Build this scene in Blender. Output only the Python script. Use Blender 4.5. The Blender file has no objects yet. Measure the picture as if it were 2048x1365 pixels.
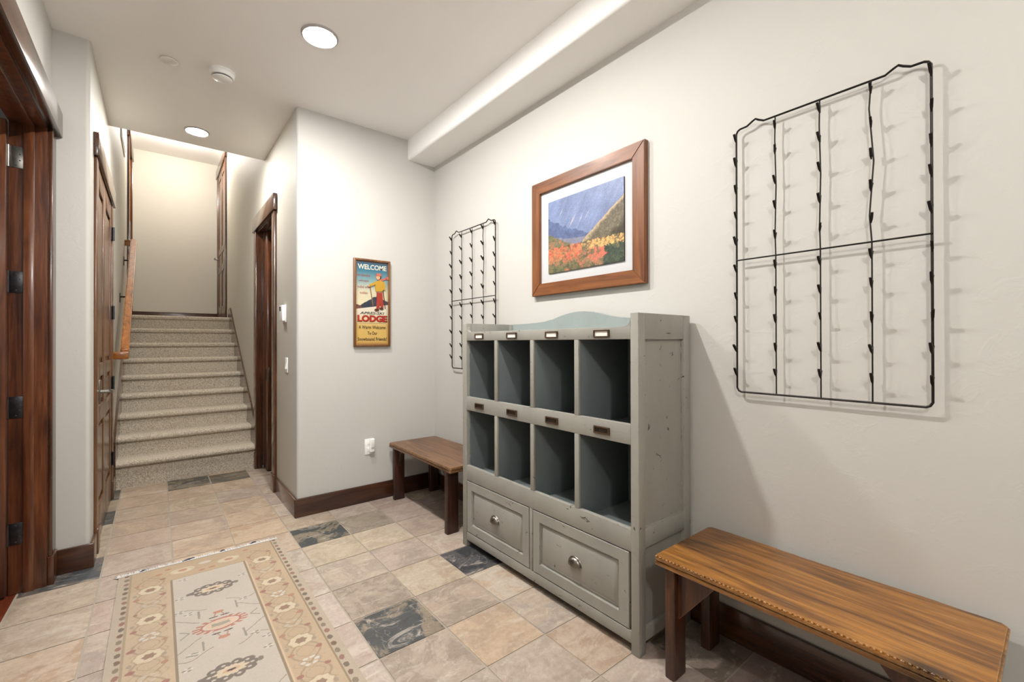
import bpy, bmesh, math, random
import numpy as np
from mathutils import Vector, Matrix

# ------------------------------------------------------------------ camera, light, exposure
SC = bpy.context.scene
COL = SC.collection
random.seed(4)
RNG = np.random.RandomState(7)
CAM_H = 1.27
FOCAL_PX = 885.6


def make_camera():
    yaw, pitch, roll = 0.67604, 0.00333, -0.00235
    s, c = math.sin, math.cos
    fw = Vector((s(yaw) * c(pitch), c(yaw) * c(pitch), s(pitch)))
    rt = Vector((c(yaw), -s(yaw), 0))
    up = rt.cross(fw)
    r2 = rt * c(roll) + up * s(roll)
    u2 = up * c(roll) - rt * s(roll)
    cam = bpy.data.cameras.new('camera')
    cam.sensor_width = 36
    cam.lens = FOCAL_PX * 36 / 2048
    cam.clip_start = 0.02
    o = bpy.data.objects.new('camera', cam)
    COL.objects.link(o)
    m = Matrix.Identity(4)
    for i in range(3):
        m[i][0], m[i][1], m[i][2] = r2[i], u2[i], -fw[i]
    m.translation = (0, 0, CAM_H)
    o.matrix_world = m
    SC.camera = o


make_camera()

W = bpy.data.worlds.new('world')
SC.world = W
W.use_nodes = True
W.node_tree.nodes['Background'].inputs[0].default_value = (0.9, 0.95, 1.0, 1)
W.node_tree.nodes['Background'].inputs[1].default_value = 0.15

LENS_EMISSION = 700.0        # the two recessed lights in view


def lamp(name, kind, loc, watts, col=(1, 1, 1), size=0.1, rot=(0, 0, 0), size_y=None):
    d = bpy.data.lights.new(name, kind)
    d.energy = watts
    d.color = col
    if kind == 'AREA':
        d.shape = 'RECTANGLE' if size_y else 'DISK'
        d.size = size
        if size_y:
            d.size_y = size_y
    else:
        d.shadow_soft_size = size
    o = bpy.data.objects.new(name, d)
    COL.objects.link(o)
    o.location = loc
    o.rotation_euler = rot
    return o


WARM = (1.0, 0.98, 0.94)
lamp('ceiling_lamp_overhead', 'AREA', (0.72, 1.72, 2.985), 56, WARM, 0.09)
lamp('hanging_lamp_entry', 'POINT', (-0.06, -0.83, 2.64), 85, WARM, 0.03)
lamp('upstairs_lamp', 'POINT', (0.25, 7.7, 4.12), 88, (1, 0.94, 0.86), 0.07)
lamp('entry_fill', 'AREA', (0.7, -2.45, 1.5), 3, (0.93, 0.96, 1.0), 2.0, (math.radians(90), 0, 0), 2.2)  # added soft fill behind the camera
lamp('side_room_fill', 'AREA', (-2.2, 2.2, 1.6), 14, (0.9, 0.95, 1.0), 1.2, (math.radians(90), 0, math.radians(-60)), 1.4)  # added fill inside the side room, not from a modelled window

SC.view_settings.view_transform = 'Standard'
SC.view_settings.look = 'None'
SC.view_settings.gamma = 1
SC.view_settings.exposure = -0.08
SC.view_settings.use_curve_mapping = False
SC.cycles.max_bounces = 10
SC.cycles.diffuse_bounces = 7
SC.cycles.glossy_bounces = 4
SC.cycles.caustics_reflective = False
SC.cycles.caustics_refractive = False
SC.cycles.sample_clamp_indirect = 6


# ------------------------------------------------------------------ helpers
def S(r, g, b, a=1.0):
    f = lambda v: (v / 255 / 12.92) if v / 255 <= 0.04045 else ((v / 255 + 0.055) / 1.055) ** 2.4
    return (f(r), f(g), f(b), a)


ALBEDO = 0.68      # overall reflectance of the furnishings relative to their chart colours


class Mat:
    """tiny node-tree builder"""

    def __init__(self, name, rough=0.5, metal=0.0, spec=0.5, coat=0.0):
        self.m = bpy.data.materials.new(name)
        self.m.use_nodes = True
        self.t = self.m.node_tree
        self.b = self.t.nodes['Principled BSDF']
        self.set('Roughness', rough)
        self.set('Metallic', metal)
        self.set('Specular IOR Level', spec)
        self.set('Coat Weight', coat)
        self.set('Coat Roughness', 0.15)

    def set(self, k, v):
        self.b.inputs[k].default_value = v

    def n(self, kind, **kw):
        nd = self.t.nodes.new(kind)
        for k, v in kw.items():
            if hasattr(nd, k):
                setattr(nd, k, v)
            else:
                nd.inputs[k.replace('_', ' ')].default_value = v
        return nd

    def l(self, a, b):
        self.t.links.new(a, b)

    def coords(self, scale=(1, 1, 1), rot=(0, 0, 0)):
        tc = self.n('ShaderNodeTexCoord')
        mp = self.n('ShaderNodeMapping')
        mp.inputs['Scale'].default_value = scale
        mp.inputs['Rotation'].default_value = rot
        self.l(tc.outputs['Object'], mp.inputs['Vector'])
        return mp.outputs['Vector']

    def noise(self, vec, scale, detail=4, rough=0.55, dist=0.0):
        nd = self.n('ShaderNodeTexNoise')
        nd.inputs['Scale'].default_value = scale
        nd.inputs['Detail'].default_value = detail
        nd.inputs['Roughness'].default_value = rough
        nd.inputs['Distortion'].default_value = dist
        self.l(vec, nd.inputs['Vector'])
        return nd.outputs['Fac']

    def ramp(self, fac, stops, interp='LINEAR'):
        r = self.n('ShaderNodeValToRGB')
        e = r.color_ramp
        e.interpolation = interp
        while len(e.elements) < len(stops):
            e.elements.new(0.5)
        for el, (p, c) in zip(e.elements, stops):
            el.position = p
            el.color = c
        self.l(fac, r.inputs['Fac'])
        return r.outputs['Color']

    def mix(self, fac, a, b, mode='MIX'):
        nd = self.n('ShaderNodeMix')
        nd.data_type = 'RGBA'
        nd.blend_type = mode
        for sock, v in ((0, fac), (6, a), (7, b)):
            if isinstance(v, (int, float)):
                nd.inputs[sock].default_value = v
            elif isinstance(v, tuple):
                nd.inputs[sock].default_value = v
            else:
                self.l(v, nd.inputs[sock])
        return nd.outputs[2]

    def math(self, op, a, b=0.0):
        nd = self.n('ShaderNodeMath')
        nd.operation = op
        for i, v in enumerate((a, b)):
            if isinstance(v, (int, float)):
                nd.inputs[i].default_value = v
            else:
                self.l(v, nd.inputs[i])
        return nd.outputs[0]

    def satur(self, c, s, v=1.0):
        nd = self.n('ShaderNodeHueSaturation')
        nd.inputs['Saturation'].default_value = s
        nd.inputs['Value'].default_value = v
        self.l(c, nd.inputs['Color'])
        return nd.outputs['Color']

    def color(self, c, k=ALBEDO):
        if isinstance(c, tuple):
            self.set('Base Color', tuple(x * k for x in c[:3]) + (1,))
        else:
            self.l(self.satur(c, 1.0, k) if k != 1 else c, self.b.inputs['Base Color'])
        return self

    def bump(self, h, strength=0.2, dist=0.01):
        nd = self.n('ShaderNodeBump')
        nd.inputs['Strength'].default_value = strength
        nd.inputs['Distance'].default_value = dist
        self.l(h, nd.inputs['Height'])
        self.l(nd.outputs['Normal'], self.b.inputs['Normal'])
        return self


G = lambda v: (v, v, v, 1)


def plaster(name, col, bump=0.08):
    m = Mat(name, rough=0.62, spec=0.3)
    v = m.coords()
    big = m.noise(v, 1.3, 3)
    c = m.mix(m.ramp(big, [(0.3, G(0)), (0.7, G(1))]), tuple(x * 0.97 for x in col[:3]) + (1,), col)
    m.color(c, 1.0)
    h1 = m.noise(v, 9, 5, 0.6, 0.6)
    h = m.math('ADD', m.math('MULTIPLY', m.ramp(h1, [(0.55, G(0)), (0.63, G(1))]), 0.5),
               m.math('MULTIPLY', m.noise(v, 70, 3), 0.35))
    return m.bump(h, bump, 0.01).m


def wood(name, dark, mid, light, axis='z', rough=0.35, coat=0.25, scale=1.0, knots=0.0, wear=None, bumps=0.08):
    m = Mat(name, rough=rough, spec=0.5, coat=coat)
    k = {'x': (0.07, 1, 1), 'y': (1, 0.07, 1), 'z': (1, 1, 0.07)}[axis]
    v = m.coords(tuple(a * scale for a in k))
    g1 = m.noise(v, 22, 5, 0.62, 1.1)
    g2 = m.noise(v, 120, 3, 0.5, 0.3)
    k3 = {'x': (0.35, 1, 1), 'y': (1, 0.35, 1), 'z': (1, 1, 0.35)}[axis]
    b1 = m.noise(m.coords(k3), 4.5, 3, 0.5, 0.5)
    f = m.math('ADD', m.math('MULTIPLY', g1, 0.6), m.math('ADD', m.math('MULTIPLY', g2, 0.15), m.math('MULTIPLY', b1, 0.25)))
    c = m.ramp(f, [(0.36, dark), (0.5, mid), (0.66, light)])
    if knots:
        vo = m.n('ShaderNodeTexVoronoi')
        if axis == 'y':
            vo.voronoi_dimensions = '2D'
        kk = {'x': (0.4, 1, 1), 'y': (1, 0.4, 1), 'z': (1, 1, 0.4)}[axis]
        m.l(m.coords(kk), vo.inputs['Vector'])
        vo.inputs['Scale'].default_value = knots
        kf = m.ramp(vo.outputs['Distance'], [(0.02, G(1)), (0.10, G(0))])
        c = m.mix(m.math('MULTIPLY', kf, 0.85), c, tuple(x * 0.25 for x in dark[:3]) + (1,))
    if wear:
        wn = m.noise(v, 60, 6, 0.7, 0.4)
        c = m.mix(m.math('MULTIPLY', m.ramp(wn, [(0.60, G(0)), (0.67, G(1))]), 0.6), c, wear)
        bv = m.n('ShaderNodeBevel', samples=4)
        bv.inputs['Radius'].default_value = 0.006
        geo = m.n('ShaderNodeNewGeometry')
        dp = m.n('ShaderNodeVectorMath', operation='DOT_PRODUCT')
        m.l(bv.outputs['Normal'], dp.inputs[0])
        m.l(geo.outputs['Normal'], dp.inputs[1])
        em = m.math('SUBTRACT', 1.0, dp.outputs['Value'])
        ef = m.math('MULTIPLY', m.ramp(em, [(0.03, G(0)), (0.2, G(1))]), m.ramp(m.noise(m.coords(), 60, 3), [(0.4, G(0)), (0.6, G(1))]))
        c = m.mix(ef, c, wear)
    m.color(c)
    return m.bump(g2, bumps, 0.004).m


def painted(name, col, col2, chip, edge, amount=0.70):
    """distressed brushed paint with chips, worn to `edge` along the arrises"""
    m = Mat(name, rough=0.42, spec=0.4)
    v = m.coords((1, 1, 0.45))
    c = m.mix(m.ramp(m.noise(v, 7, 4), [(0.3, G(0)), (0.7, G(1))]), col, col2)
    st = m.noise(m.coords((1, 0.12, 1)), 90, 3)
    c = m.mix(m.math('MULTIPLY', m.ramp(st, [(0.62, G(0)), (0.72, G(1))]), 0.10), c, chip)
    ch = m.noise(m.coords((1, 0.55, 1)), 26, 6, 0.72, 0.8)
    c = m.mix(m.ramp(ch, [(amount, G(0)), (amount + 0.02, G(1))]), c, chip)
    bv = m.n('ShaderNodeBevel', samples=4)
    bv.inputs['Radius'].default_value = 0.004
    geo = m.n('ShaderNodeNewGeometry')
    dp = m.n('ShaderNodeVectorMath', operation='DOT_PRODUCT')
    m.l(bv.outputs['Normal'], dp.inputs[0])
    m.l(geo.outputs['Normal'], dp.inputs[1])
    em = m.math('SUBTRACT', 1.0, dp.outputs['Value'])
    wn = m.noise(m.coords(), 35, 5, 0.7)
    ef = m.math('MULTIPLY', m.ramp(em, [(0.03, G(0)), (0.18, G(1))]), m.ramp(wn, [(0.47, G(0)), (0.55, G(1))]))
    ecol = m.mix(m.ramp(m.noise(m.coords(), 9, 2), [(0.45, G(0)), (0.6, G(1))]), edge, chip)
    c = m.mix(ef, c, ecol)
    m.color(c)
    return m.bump(m.noise(v, 60, 4), 0.06, 0.004).m


def plain(name, col, rough=0.5, metal=0.0, spec=0.5, mottle=0.0):
    m = Mat(name, rough=rough, metal=metal, spec=spec)
    if mottle:
        f = m.noise(m.coords(), 40, 4)
        m.color(m.mix(m.ramp(f, [(0.3, G(0)), (0.7, G(1))]), tuple(x * (1 - mottle) for x in col[:3]) + (1,), col))
    else:
        m.color(col, 0.93 if min(col[:3]) > 0.7 else ALBEDO)
    return m.m


def vertex_paint(name, rough=0.6, bump=None, spec=0.4, coat=0.0, sat=1.0):
    m = Mat(name, rough=rough, spec=spec, coat=coat)
    a = m.n('ShaderNodeAttribute', attribute_name='tint')
    m.color(m.satur(a.outputs['Color'], sat) if sat != 1 else a.outputs['Color'])
    if bump:
        m.bump(m.noise(m.coords(), bump, 2), 0.25, 0.003)
    return m.m


# ---- mesh helpers: every shape is given in world coordinates
def box(bm, x0, x1, y0, y1, z0, z1, bv=0.0, seg=2):
    r = bmesh.ops.create_cube(bm, size=1.0)
    vs = r['verts']
    for v in vs:
        v.co = Vector((x0 + (v.co.x + 0.5) * (x1 - x0), y0 + (v.co.y + 0.5) * (y1 - y0), z0 + (v.co.z + 0.5) * (z1 - z0)))
    if bv > 0:
        es = list({e for v in vs for e in v.link_edges})
        bmesh.ops.bevel(bm, geom=es, offset=bv, segments=seg, affect='EDGES', profile=0.5)
    return bm


def prism(bm, pts, axis, a0, a1):
    """extrude a closed 2-D outline along an axis (x: pts are y,z; y: x,z; z: x,y)"""
    def mk(p, a):
        return {'x': (a, p[0], p[1]), 'y': (p[0], a, p[1]), 'z': (p[0], p[1], a)}[axis]
    v0 = [bm.verts.new(mk(p, a0)) for p in pts]
    v1 = [bm.verts.new(mk(p, a1)) for p in pts]
    n = len(pts)
    fs = [bm.faces.new(v0), bm.faces.new(list(reversed(v1)))]
    for i in range(n):
        j = (i + 1) % n
        fs.append(bm.faces.new((v0[j], v0[i], v1[i], v1[j])))
    bmesh.ops.recalc_face_normals(bm, faces=fs)
    return bm


def tube(bm, path, r, n=8, caps=True):
    pts = [Vector(p) for p in path]
    rad = r if isinstance(r, (list, tuple)) else [r] * len(pts)
    rings = []
    ref = None
    for i, p in enumerate(pts):
        if i == 0:
            d = pts[1] - p
        elif i == len(pts) - 1:
            d = p - pts[i - 1]
        else:
            d = (pts[i + 1] - p).normalized() + (p - pts[i - 1]).normalized()
        d.normalize()
        if ref is None:
            ref = Vector((0, 0, 1)) if abs(d.z) < 0.9 else Vector((1, 0, 0))
        a = d.cross(ref).normalized()
        b = d.cross(a).normalized()
        ref = a.cross(d)
        rings.append([bm.verts.new(p + (a * math.cos(t) + b * math.sin(t)) * rad[i]) for t in [2 * math.pi * k / n for k in range(n)]])
    fs = []
    for i in range(len(rings) - 1):
        for k in range(n):
            q = (k + 1) % n
            fs.append(bm.faces.new((rings[i][k], rings[i][q], rings[i + 1][q], rings[i + 1][k])))
    if caps:
        fs.append(bm.faces.new(rings[0]))
        fs.append(bm.faces.new(rings[-1]))
    bmesh.ops.recalc_face_normals(bm, faces=fs)
    return bm


def lathe(bm, prof, c, n=40, axis='z'):
    """prof: (radius, height) list"""
    rings = []
    for r, h in prof:
        ring = []
        for k in range(n):
            t = 2 * math.pi * k / n
            p = (r * math.cos(t), r * math.sin(t), h)
            if axis == 'x':
                p = (h, r * math.cos(t), r * math.sin(t))
            ring.append(bm.verts.new((c[0] + p[0], c[1] + p[1], c[2] + p[2])))
        rings.append(ring)
    fs = []
    for i in range(len(rings) - 1):
        for k in range(n):
            q = (k + 1) % n
            fs.append(bm.faces.new((rings[i][k], rings[i][q], rings[i + 1][q], rings[i + 1][k])))
    if prof[0][0] > 1e-4:
        fs.append(bm.faces.new(rings[0]))
    if prof[-1][0] > 1e-4:
        fs.append(bm.faces.new(rings[-1]))
    bmesh.ops.recalc_face_normals(bm, faces=fs)
    return bm


def ring_panel(bm, y0, y1, z0, z1, steps, back=True):
    """stepped rectangular relief in a plane facing -x; steps: (inset, x)"""
    rings = []
    for ins, x in steps:
        rings.append([bm.verts.new((x, a, b)) for a, b in ((y0 + ins, z0 + ins), (y1 - ins, z0 + ins), (y1 - ins, z1 - ins), (y0 + ins, z1 - ins))])
    fs = []
    for i in range(len(rings) - 1):
        for k in range(4):
            q = (k + 1) % 4
            fs.append(bm.faces.new((rings[i][k], rings[i][q], rings[i + 1][q], rings[i + 1][k])))
    fs.append(bm.faces.new(rings[-1]))
    if back:
        fs.append(bm.faces.new(list(reversed(rings[0]))))
    bmesh.ops.recalc_face_normals(bm, faces=fs)
    return bm


def B():
    return bmesh.new()


def finish(me, angle=38):
    me.polygons.foreach_set('use_smooth', [True] * len(me.polygons))
    me.set_sharp_from_angle(angle=math.radians(angle))


def obj(name, bm, mat, parent=None, origin=None, label=None):
    """link a bmesh as ONE object; a part keeps its parent's base as origin"""
    bm.verts.index_update()
    off = Vector((0, 0, 0))
    if parent is not None:
        off = parent.matrix_world.translation.copy()
        p = parent
        off = Vector((0, 0, 0))
        while p is not None:
            off += Vector(p.location)
            p = p.parent
    elif origin is not None:
        off = Vector(origin)
    for v in bm.verts:
        v.co -= off
    me = bpy.data.meshes.new(name)
    bm.to_mesh(me)
    bm.free()
    mats = mat if isinstance(mat, (list, tuple)) else [mat]
    for mm in mats:
        me.materials.append(mm)
    finish(me)
    o = bpy.data.objects.new(name, me)
    COL.objects.link(o)
    if parent is not None:
        o.parent = parent
    elif origin is not None:
        o.location = off
    if label:
        o['label'] = label
    return o


def tag(o, label, cat, group=None, kind=None):
    o['label'] = label
    o['category'] = cat
    if group:
        o['group'] = group
    if kind:
        o['kind'] = kind
    return o


def thing(name, loc, label, cat, group=None, kind=None):
    o = bpy.data.objects.new(name, None)
    o.empty_display_size = 0.1
    COL.objects.link(o)
    o.location = loc
    return tag(o, label, cat, group, kind)


def dup(o, parent, dloc=(0, 0, 0)):
    c = o.copy()
    COL.objects.link(c)
    c.parent = parent
    c.location = Vector(o.location) + Vector(dloc)
    return c


def grid_mesh(name, P, colors, mat, parent, faces_flip=False):
    """P: (ny, nx, 3) world points, colors: (ny, nx, 3) linear"""
    ny, nx = P.shape[:2]
    p = parent
    off = np.zeros(3)
    while p is not None:
        off += np.array(p.location)
        p = p.parent
    me = bpy.data.meshes.new(name)
    me.vertices.add(ny * nx)
    me.vertices.foreach_set('co', (P - off).astype(np.float32).ravel())
    a = np.arange(ny * nx).reshape(ny, nx)
    q = np.stack([a[:-1, :-1], a[:-1, 1:], a[1:, 1:], a[1:, :-1]], -1).reshape(-1, 4)
    if faces_flip:
        q = q[:, ::-1]
    nf = len(q)
    me.loops.add(nf * 4)
    me.polygons.add(nf)
    me.loops.foreach_set('vertex_index', q.ravel().astype(np.int32))
    me.polygons.foreach_set('loop_start', np.arange(0, nf * 4, 4, dtype=np.int32))
    me.update(calc_edges=True)
    at = me.attributes.new('tint', 'FLOAT_COLOR', 'POINT')
    cc = np.concatenate([colors, np.ones((ny, nx, 1))], -1).astype(np.float32)
    at.data.foreach_set('color', cc.ravel())
    me.materials.append(mat)
    o = bpy.data.objects.new(name, me)
    COL.objects.link(o)
    o.parent = parent
    return o


def vnoise(ny, nx, cell, octaves=4, seed=0):
    rs = np.random.RandomState(seed)
    out = np.zeros((ny, nx))
    amp, tot = 1.0, 0.0
    cy = cx = cell
    if isinstance(cell, tuple):
        cy, cx = cell
    for _ in range(octaves):
        gy, gx = int(ny / cy) + 3, int(nx / cx) + 3
        g = rs.rand(gy, gx)
        yy = np.arange(ny) / cy
        xx = np.arange(nx) / cx
        y0, x0 = yy.astype(int), xx.astype(int)
        fy, fx = (yy - y0)[:, None], (xx - x0)[None]
        fy, fx = fy * fy * (3 - 2 * fy), fx * fx * (3 - 2 * fx)
        v = (g[y0][:, x0] * (1 - fy) * (1 - fx) + g[y0 + 1][:, x0] * fy * (1 - fx) +
             g[y0][:, x0 + 1] * (1 - fy) * fx + g[y0 + 1][:, x0 + 1] * fy * fx)
        out += amp * v
        tot += amp
        amp *= 0.55
        cy, cx = max(cy / 2, 1), max(cx / 2, 1)
    return out / tot


def C3(r, g, b):
    return np.array(S(r, g, b)[:3])


# ------------------------------------------------------------------ materials
M = {}
M['wall'] = plaster('warm_white_plaster', S(187, 185, 180))
M['hall'] = plaster('hall_plaster', S(189, 185, 174))
M['ceil'] = plaster('ceiling_plaster', S(241, 240, 238), 0.06)
M['trim'] = wood('stained_alder_upright', S(50, 26, 15), S(88, 50, 29), S(120, 72, 42), 'z', 0.26, 0.45)
M['trim_y'] = wood('stained_alder_lengthwise', S(50, 29, 18), S(82, 50, 31), S(106, 70, 46), 'y', 0.24, 0.6)
M['trim_x'] = wood('stained_alder_crosswise', S(42, 23, 15), S(72, 41, 26), S(98, 60, 38), 'x', 0.32, 0.3)
M['door'] = wood('door_alder', S(78, 46, 26), S(112, 72, 42), S(140, 96, 60), 'z', 0.3, 0.4)
M['reddoor'] = wood('red_alder', S(58, 28, 15), S(104, 57, 32), S(142, 86, 50), 'z', 0.3, 0.35, knots=1.6)
M['rail'] = wood('honey_oak', S(120, 66, 22), S(166, 100, 36), S(196, 130, 56), 'y', 0.3, 0.35)
M['bench'] = wood('golden_pine', S(48, 27, 12), S(144, 92, 36), S(206, 142, 62), 'y', 0.3, 0.35, 1.0, knots=2.6, wear=S(196, 150, 92), bumps=0.25)
M['bench2'] = wood('brown_pine', S(78, 50, 30), S(122, 84, 54), S(154, 112, 74), 'y', 0.4, 0.2, 1.0, knots=2.2, wear=S(196, 150, 100), bumps=0.2)
M['benchleg'] = wood('dark_pine_leg', S(34, 17, 9), S(72, 38, 18), S(110, 64, 30), 'z', 0.42, 0.15, wear=S(150, 96, 48), bumps=0.2)
M['benchleg2'] = wood('darker_pine_leg', S(36, 16, 10), S(62, 30, 18), S(92, 48, 28), 'z', 0.42, 0.15, wear=S(140, 84, 50), bumps=0.2)
M['frame'] = wood('cherry_frame_horizontal', S(98, 54, 26), S(134, 80, 42), S(158, 100, 56), 'y', 0.42, 0.1)
M['frame_z'] = wood('cherry_frame_vertical', S(98, 54, 26), S(134, 80, 42), S(158, 100, 56), 'z', 0.42, 0.1)
M['cab'] = painted('distressed_grey_paint', S(160, 158, 150), S(174, 171, 162), S(58, 42, 34), S(204, 196, 176), 0.645)
M['cabin'] = painted('blue_grey_paint', S(114, 122, 124), S(126, 134, 135), S(196, 200, 196), S(205, 196, 180), 0.78)
M['crest'] = painted('pale_blue_grey_paint', S(160, 170, 168), S(170, 180, 178), S(70, 60, 50), S(204, 200, 190), 0.80)
M['groove'] = plain('shade_brown', S(44, 30, 20), 0.7)  # dark brown, also the painted shade behind the drawer gaps
M['pewter'] = plain('brushed_pewter', S(150, 142, 132), 0.32, 1.0, mottle=0.15)
M['bronze'] = plain('aged_bronze', S(128, 104, 84), 0.42, 0.75, mottle=0.3)
M['darkbronze'] = plain('dark_bronze', S(70, 55, 44), 0.5, 0.6)
M['paper'] = plain('paper', S(232, 228, 220), 0.7)
M['iron'] = plain('blackened_wire', S(44, 38, 34), 0.45, 0.6, mottle=0.4)
M['steel'] = plain('steel_hinge', S(170, 168, 162), 0.35, 1.0, mottle=0.25)
M['darksteel'] = plain('dark_steel_hinge', S(92, 92, 96), 0.35, 0.9, mottle=0.3)
M['white'] = plain('white_plastic', S(240, 240, 238), 0.35)
M['ring'] = plain('light_trim', S(198, 194, 192), 0.5)
M['offwhite'] = plain('off_white_plastic', S(232, 230, 224), 0.45)
M['grille'] = plain('dark_slot', S(70, 70, 70), 0.6)
M['mat'] = plain('mat_board', S(216, 216, 218), 0.7)
M['panelgrey'] = plain('grey_panel', S(176, 170, 152), 0.5)
M['woodfloor'] = wood('red_brown_floorboards', S(84, 34, 20), S(122, 56, 34), S(150, 78, 50), 'y', 0.25, 0.4)
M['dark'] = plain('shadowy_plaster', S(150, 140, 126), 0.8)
M['grout'] = plain('tile_grout', S(186, 174, 158), 0.8, mottle=0.1)


def lens_material():
    m = bpy.data.materials.new('lit_lens')
    m.use_nodes = True
    t = m.node_tree
    t.nodes.remove(t.nodes['Principled BSDF'])
    e = t.nodes.new('ShaderNodeEmission')
    e.inputs[0].default_value = (1.0, 0.98, 0.94, 1)
    e.inputs[1].default_value = LENS_EMISSION
    t.links.new(e.outputs[0], t.nodes['Material Output'].inputs[0])
    return m


M['lens'] = lens_material()


def slate_material():
    m = Mat('slate_tile', rough=0.42, spec=0.45)
    t1 = m.n('ShaderNodeAttribute', attribute_name='tint').outputs['Color']
    t2 = m.n('ShaderNodeAttribute', attribute_name='tint_patch').outputs['Color']
    off = m.n('ShaderNodeAttribute', attribute_name='shift').outputs['Vector']
    tc = m.n('ShaderNodeTexCoord')
    add = m.n('ShaderNodeVectorMath', operation='ADD')
    m.l(tc.outputs['Object'], add.inputs[0])
    m.l(off, add.inputs[1])
    v = add.outputs['Vector']
    mp = m.n('ShaderNodeMapping')
    mp.inputs['Scale'].default_value = (0.35, 1.0, 1.0)
    mp.inputs['Rotation'].default_value = (0, 0, 0.2)
    m.l(v, mp.inputs['Vector'])
    streak = mp.outputs['Vector']
    patch = m.ramp(m.noise(v, 6.0, 10, 0.74, 0.8), [(0.48, G(0)), (0.54, G(1))])
    c = m.mix(patch, t1, t2)
    st = m.noise(streak, 16, 6, 0.65, 0.8)
    c = m.mix(m.math('MULTIPLY', m.ramp(st, [(0.35, G(0)), (0.7, G(1))]), 0.5), c, m.mix(1.0, c, (0.66, 0.60, 0.55, 1), 'MULTIPLY'))
    lt = m.ramp(m.noise(streak, 9, 7, 0.7, 1.6), [(0.57, G(0)), (0.64, G(1))])
    c = m.mix(m.math('MULTIPLY', lt, 0.5), c, S(226, 212, 194))
    c = m.mix(m.math('MULTIPLY', m.ramp(m.noise(v, 48, 6, 0.7), [(0.42, G(0)), (0.68, G(1))]), 0.5), c, m.mix(1.0, c, (0.7, 0.66, 0.62, 1), 'MULTIPLY'))
    # thin pale mineral veins
    vn = m.noise(v, 4.0, 3, 0.5, 2.5)
    vein = m.ramp(m.math('ABSOLUTE', m.math('SUBTRACT', vn, 0.5)), [(0.0, G(1)), (0.008, G(0))])
    c = m.mix(m.math('MULTIPLY', vein, 0.3), c, S(228, 218, 204))
    c = m.satur(c, 0.82)
    m.color(c)
    m.bump(m.math('ADD', m.noise(streak, 14, 6, 0.6, 0.8), m.math('MULTIPLY', patch, 0.25)), 0.3, 0.012)
    return m.m


M['slate'] = slate_material()


def carpet_material():
    m = Mat('berber_carpet', rough=0.95, spec=0.1)
    tc = m.n('ShaderNodeTexCoord')
    mp = m.n('ShaderNodeMapping')
    mp.inputs['Scale'].default_value = (1.0, 1.0, 1.0)
    m.l(tc.outputs['Object'], mp.inputs['Vector'])
    vo = m.n('ShaderNodeTexVoronoi')
    vo.inputs['Scale'].default_value = 110
    vo.inputs['Randomness'].default_value = 0.7
    m.l(mp.outputs['Vector'], vo.inputs['Vector'])
    sp = m.ramp(m.noise(mp.outputs['Vector'], 95, 2, 0.6), [(0.34, S(198, 181, 160)), (0.5, S(230, 217, 197)), (0.68, S(242, 232, 215))])
    gap = m.ramp(vo.outputs['Distance'], [(0.35, G(0)), (0.75, G(1))])
    c = m.mix(m.math('MULTIPLY', gap, 0.45), sp, S(140, 128, 114))
    m.color(c)
    inv = m.math('SUBTRACT', 1.0, vo.outputs['Distance'])
    m.bump(inv, 0.6, 0.006)
    return m.m


M['carpet'] = carpet_material()
M['rugpaint'] = vertex_paint('woven_rug', 0.9, 400, 0.1, sat=0.76)
M['print'] = vertex_paint('landscape_print', 0.35, sat=0.92)
M['signpaint'] = vertex_paint('painted_sign', 0.4)
M['rugback'] = plain('rug_binding', S(196, 176, 148), 0.9, mottle=0.15)
M['fringe'] = plain('rug_fringe', S(246, 242, 236), 0.9, mottle=0.15)

# ------------------------------------------------------------------ setting: dimensions
CEIL = 3.0
XR = 1.923          # right wall
YB = 3.4976         # back wall with the sign
XH = 0.796          # right hall wall
XL = -0.296         # left hall wall
XD = -0.449         # left door wall
YP = 3.467          # face of the short return wall at the left
YF = -2.6           # wall behind the camera
YE = 4.735          # edge where the ceiling rises above the stairs
YT = 8.85           # far wall at the top of the stairs
CT = 4.24           # ceiling over the stairs
LAND = 1.624


def struct(name, bm, mat, label, cat):
    return tag(obj(name, bm, mat), label, cat, kind='structure')


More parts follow.
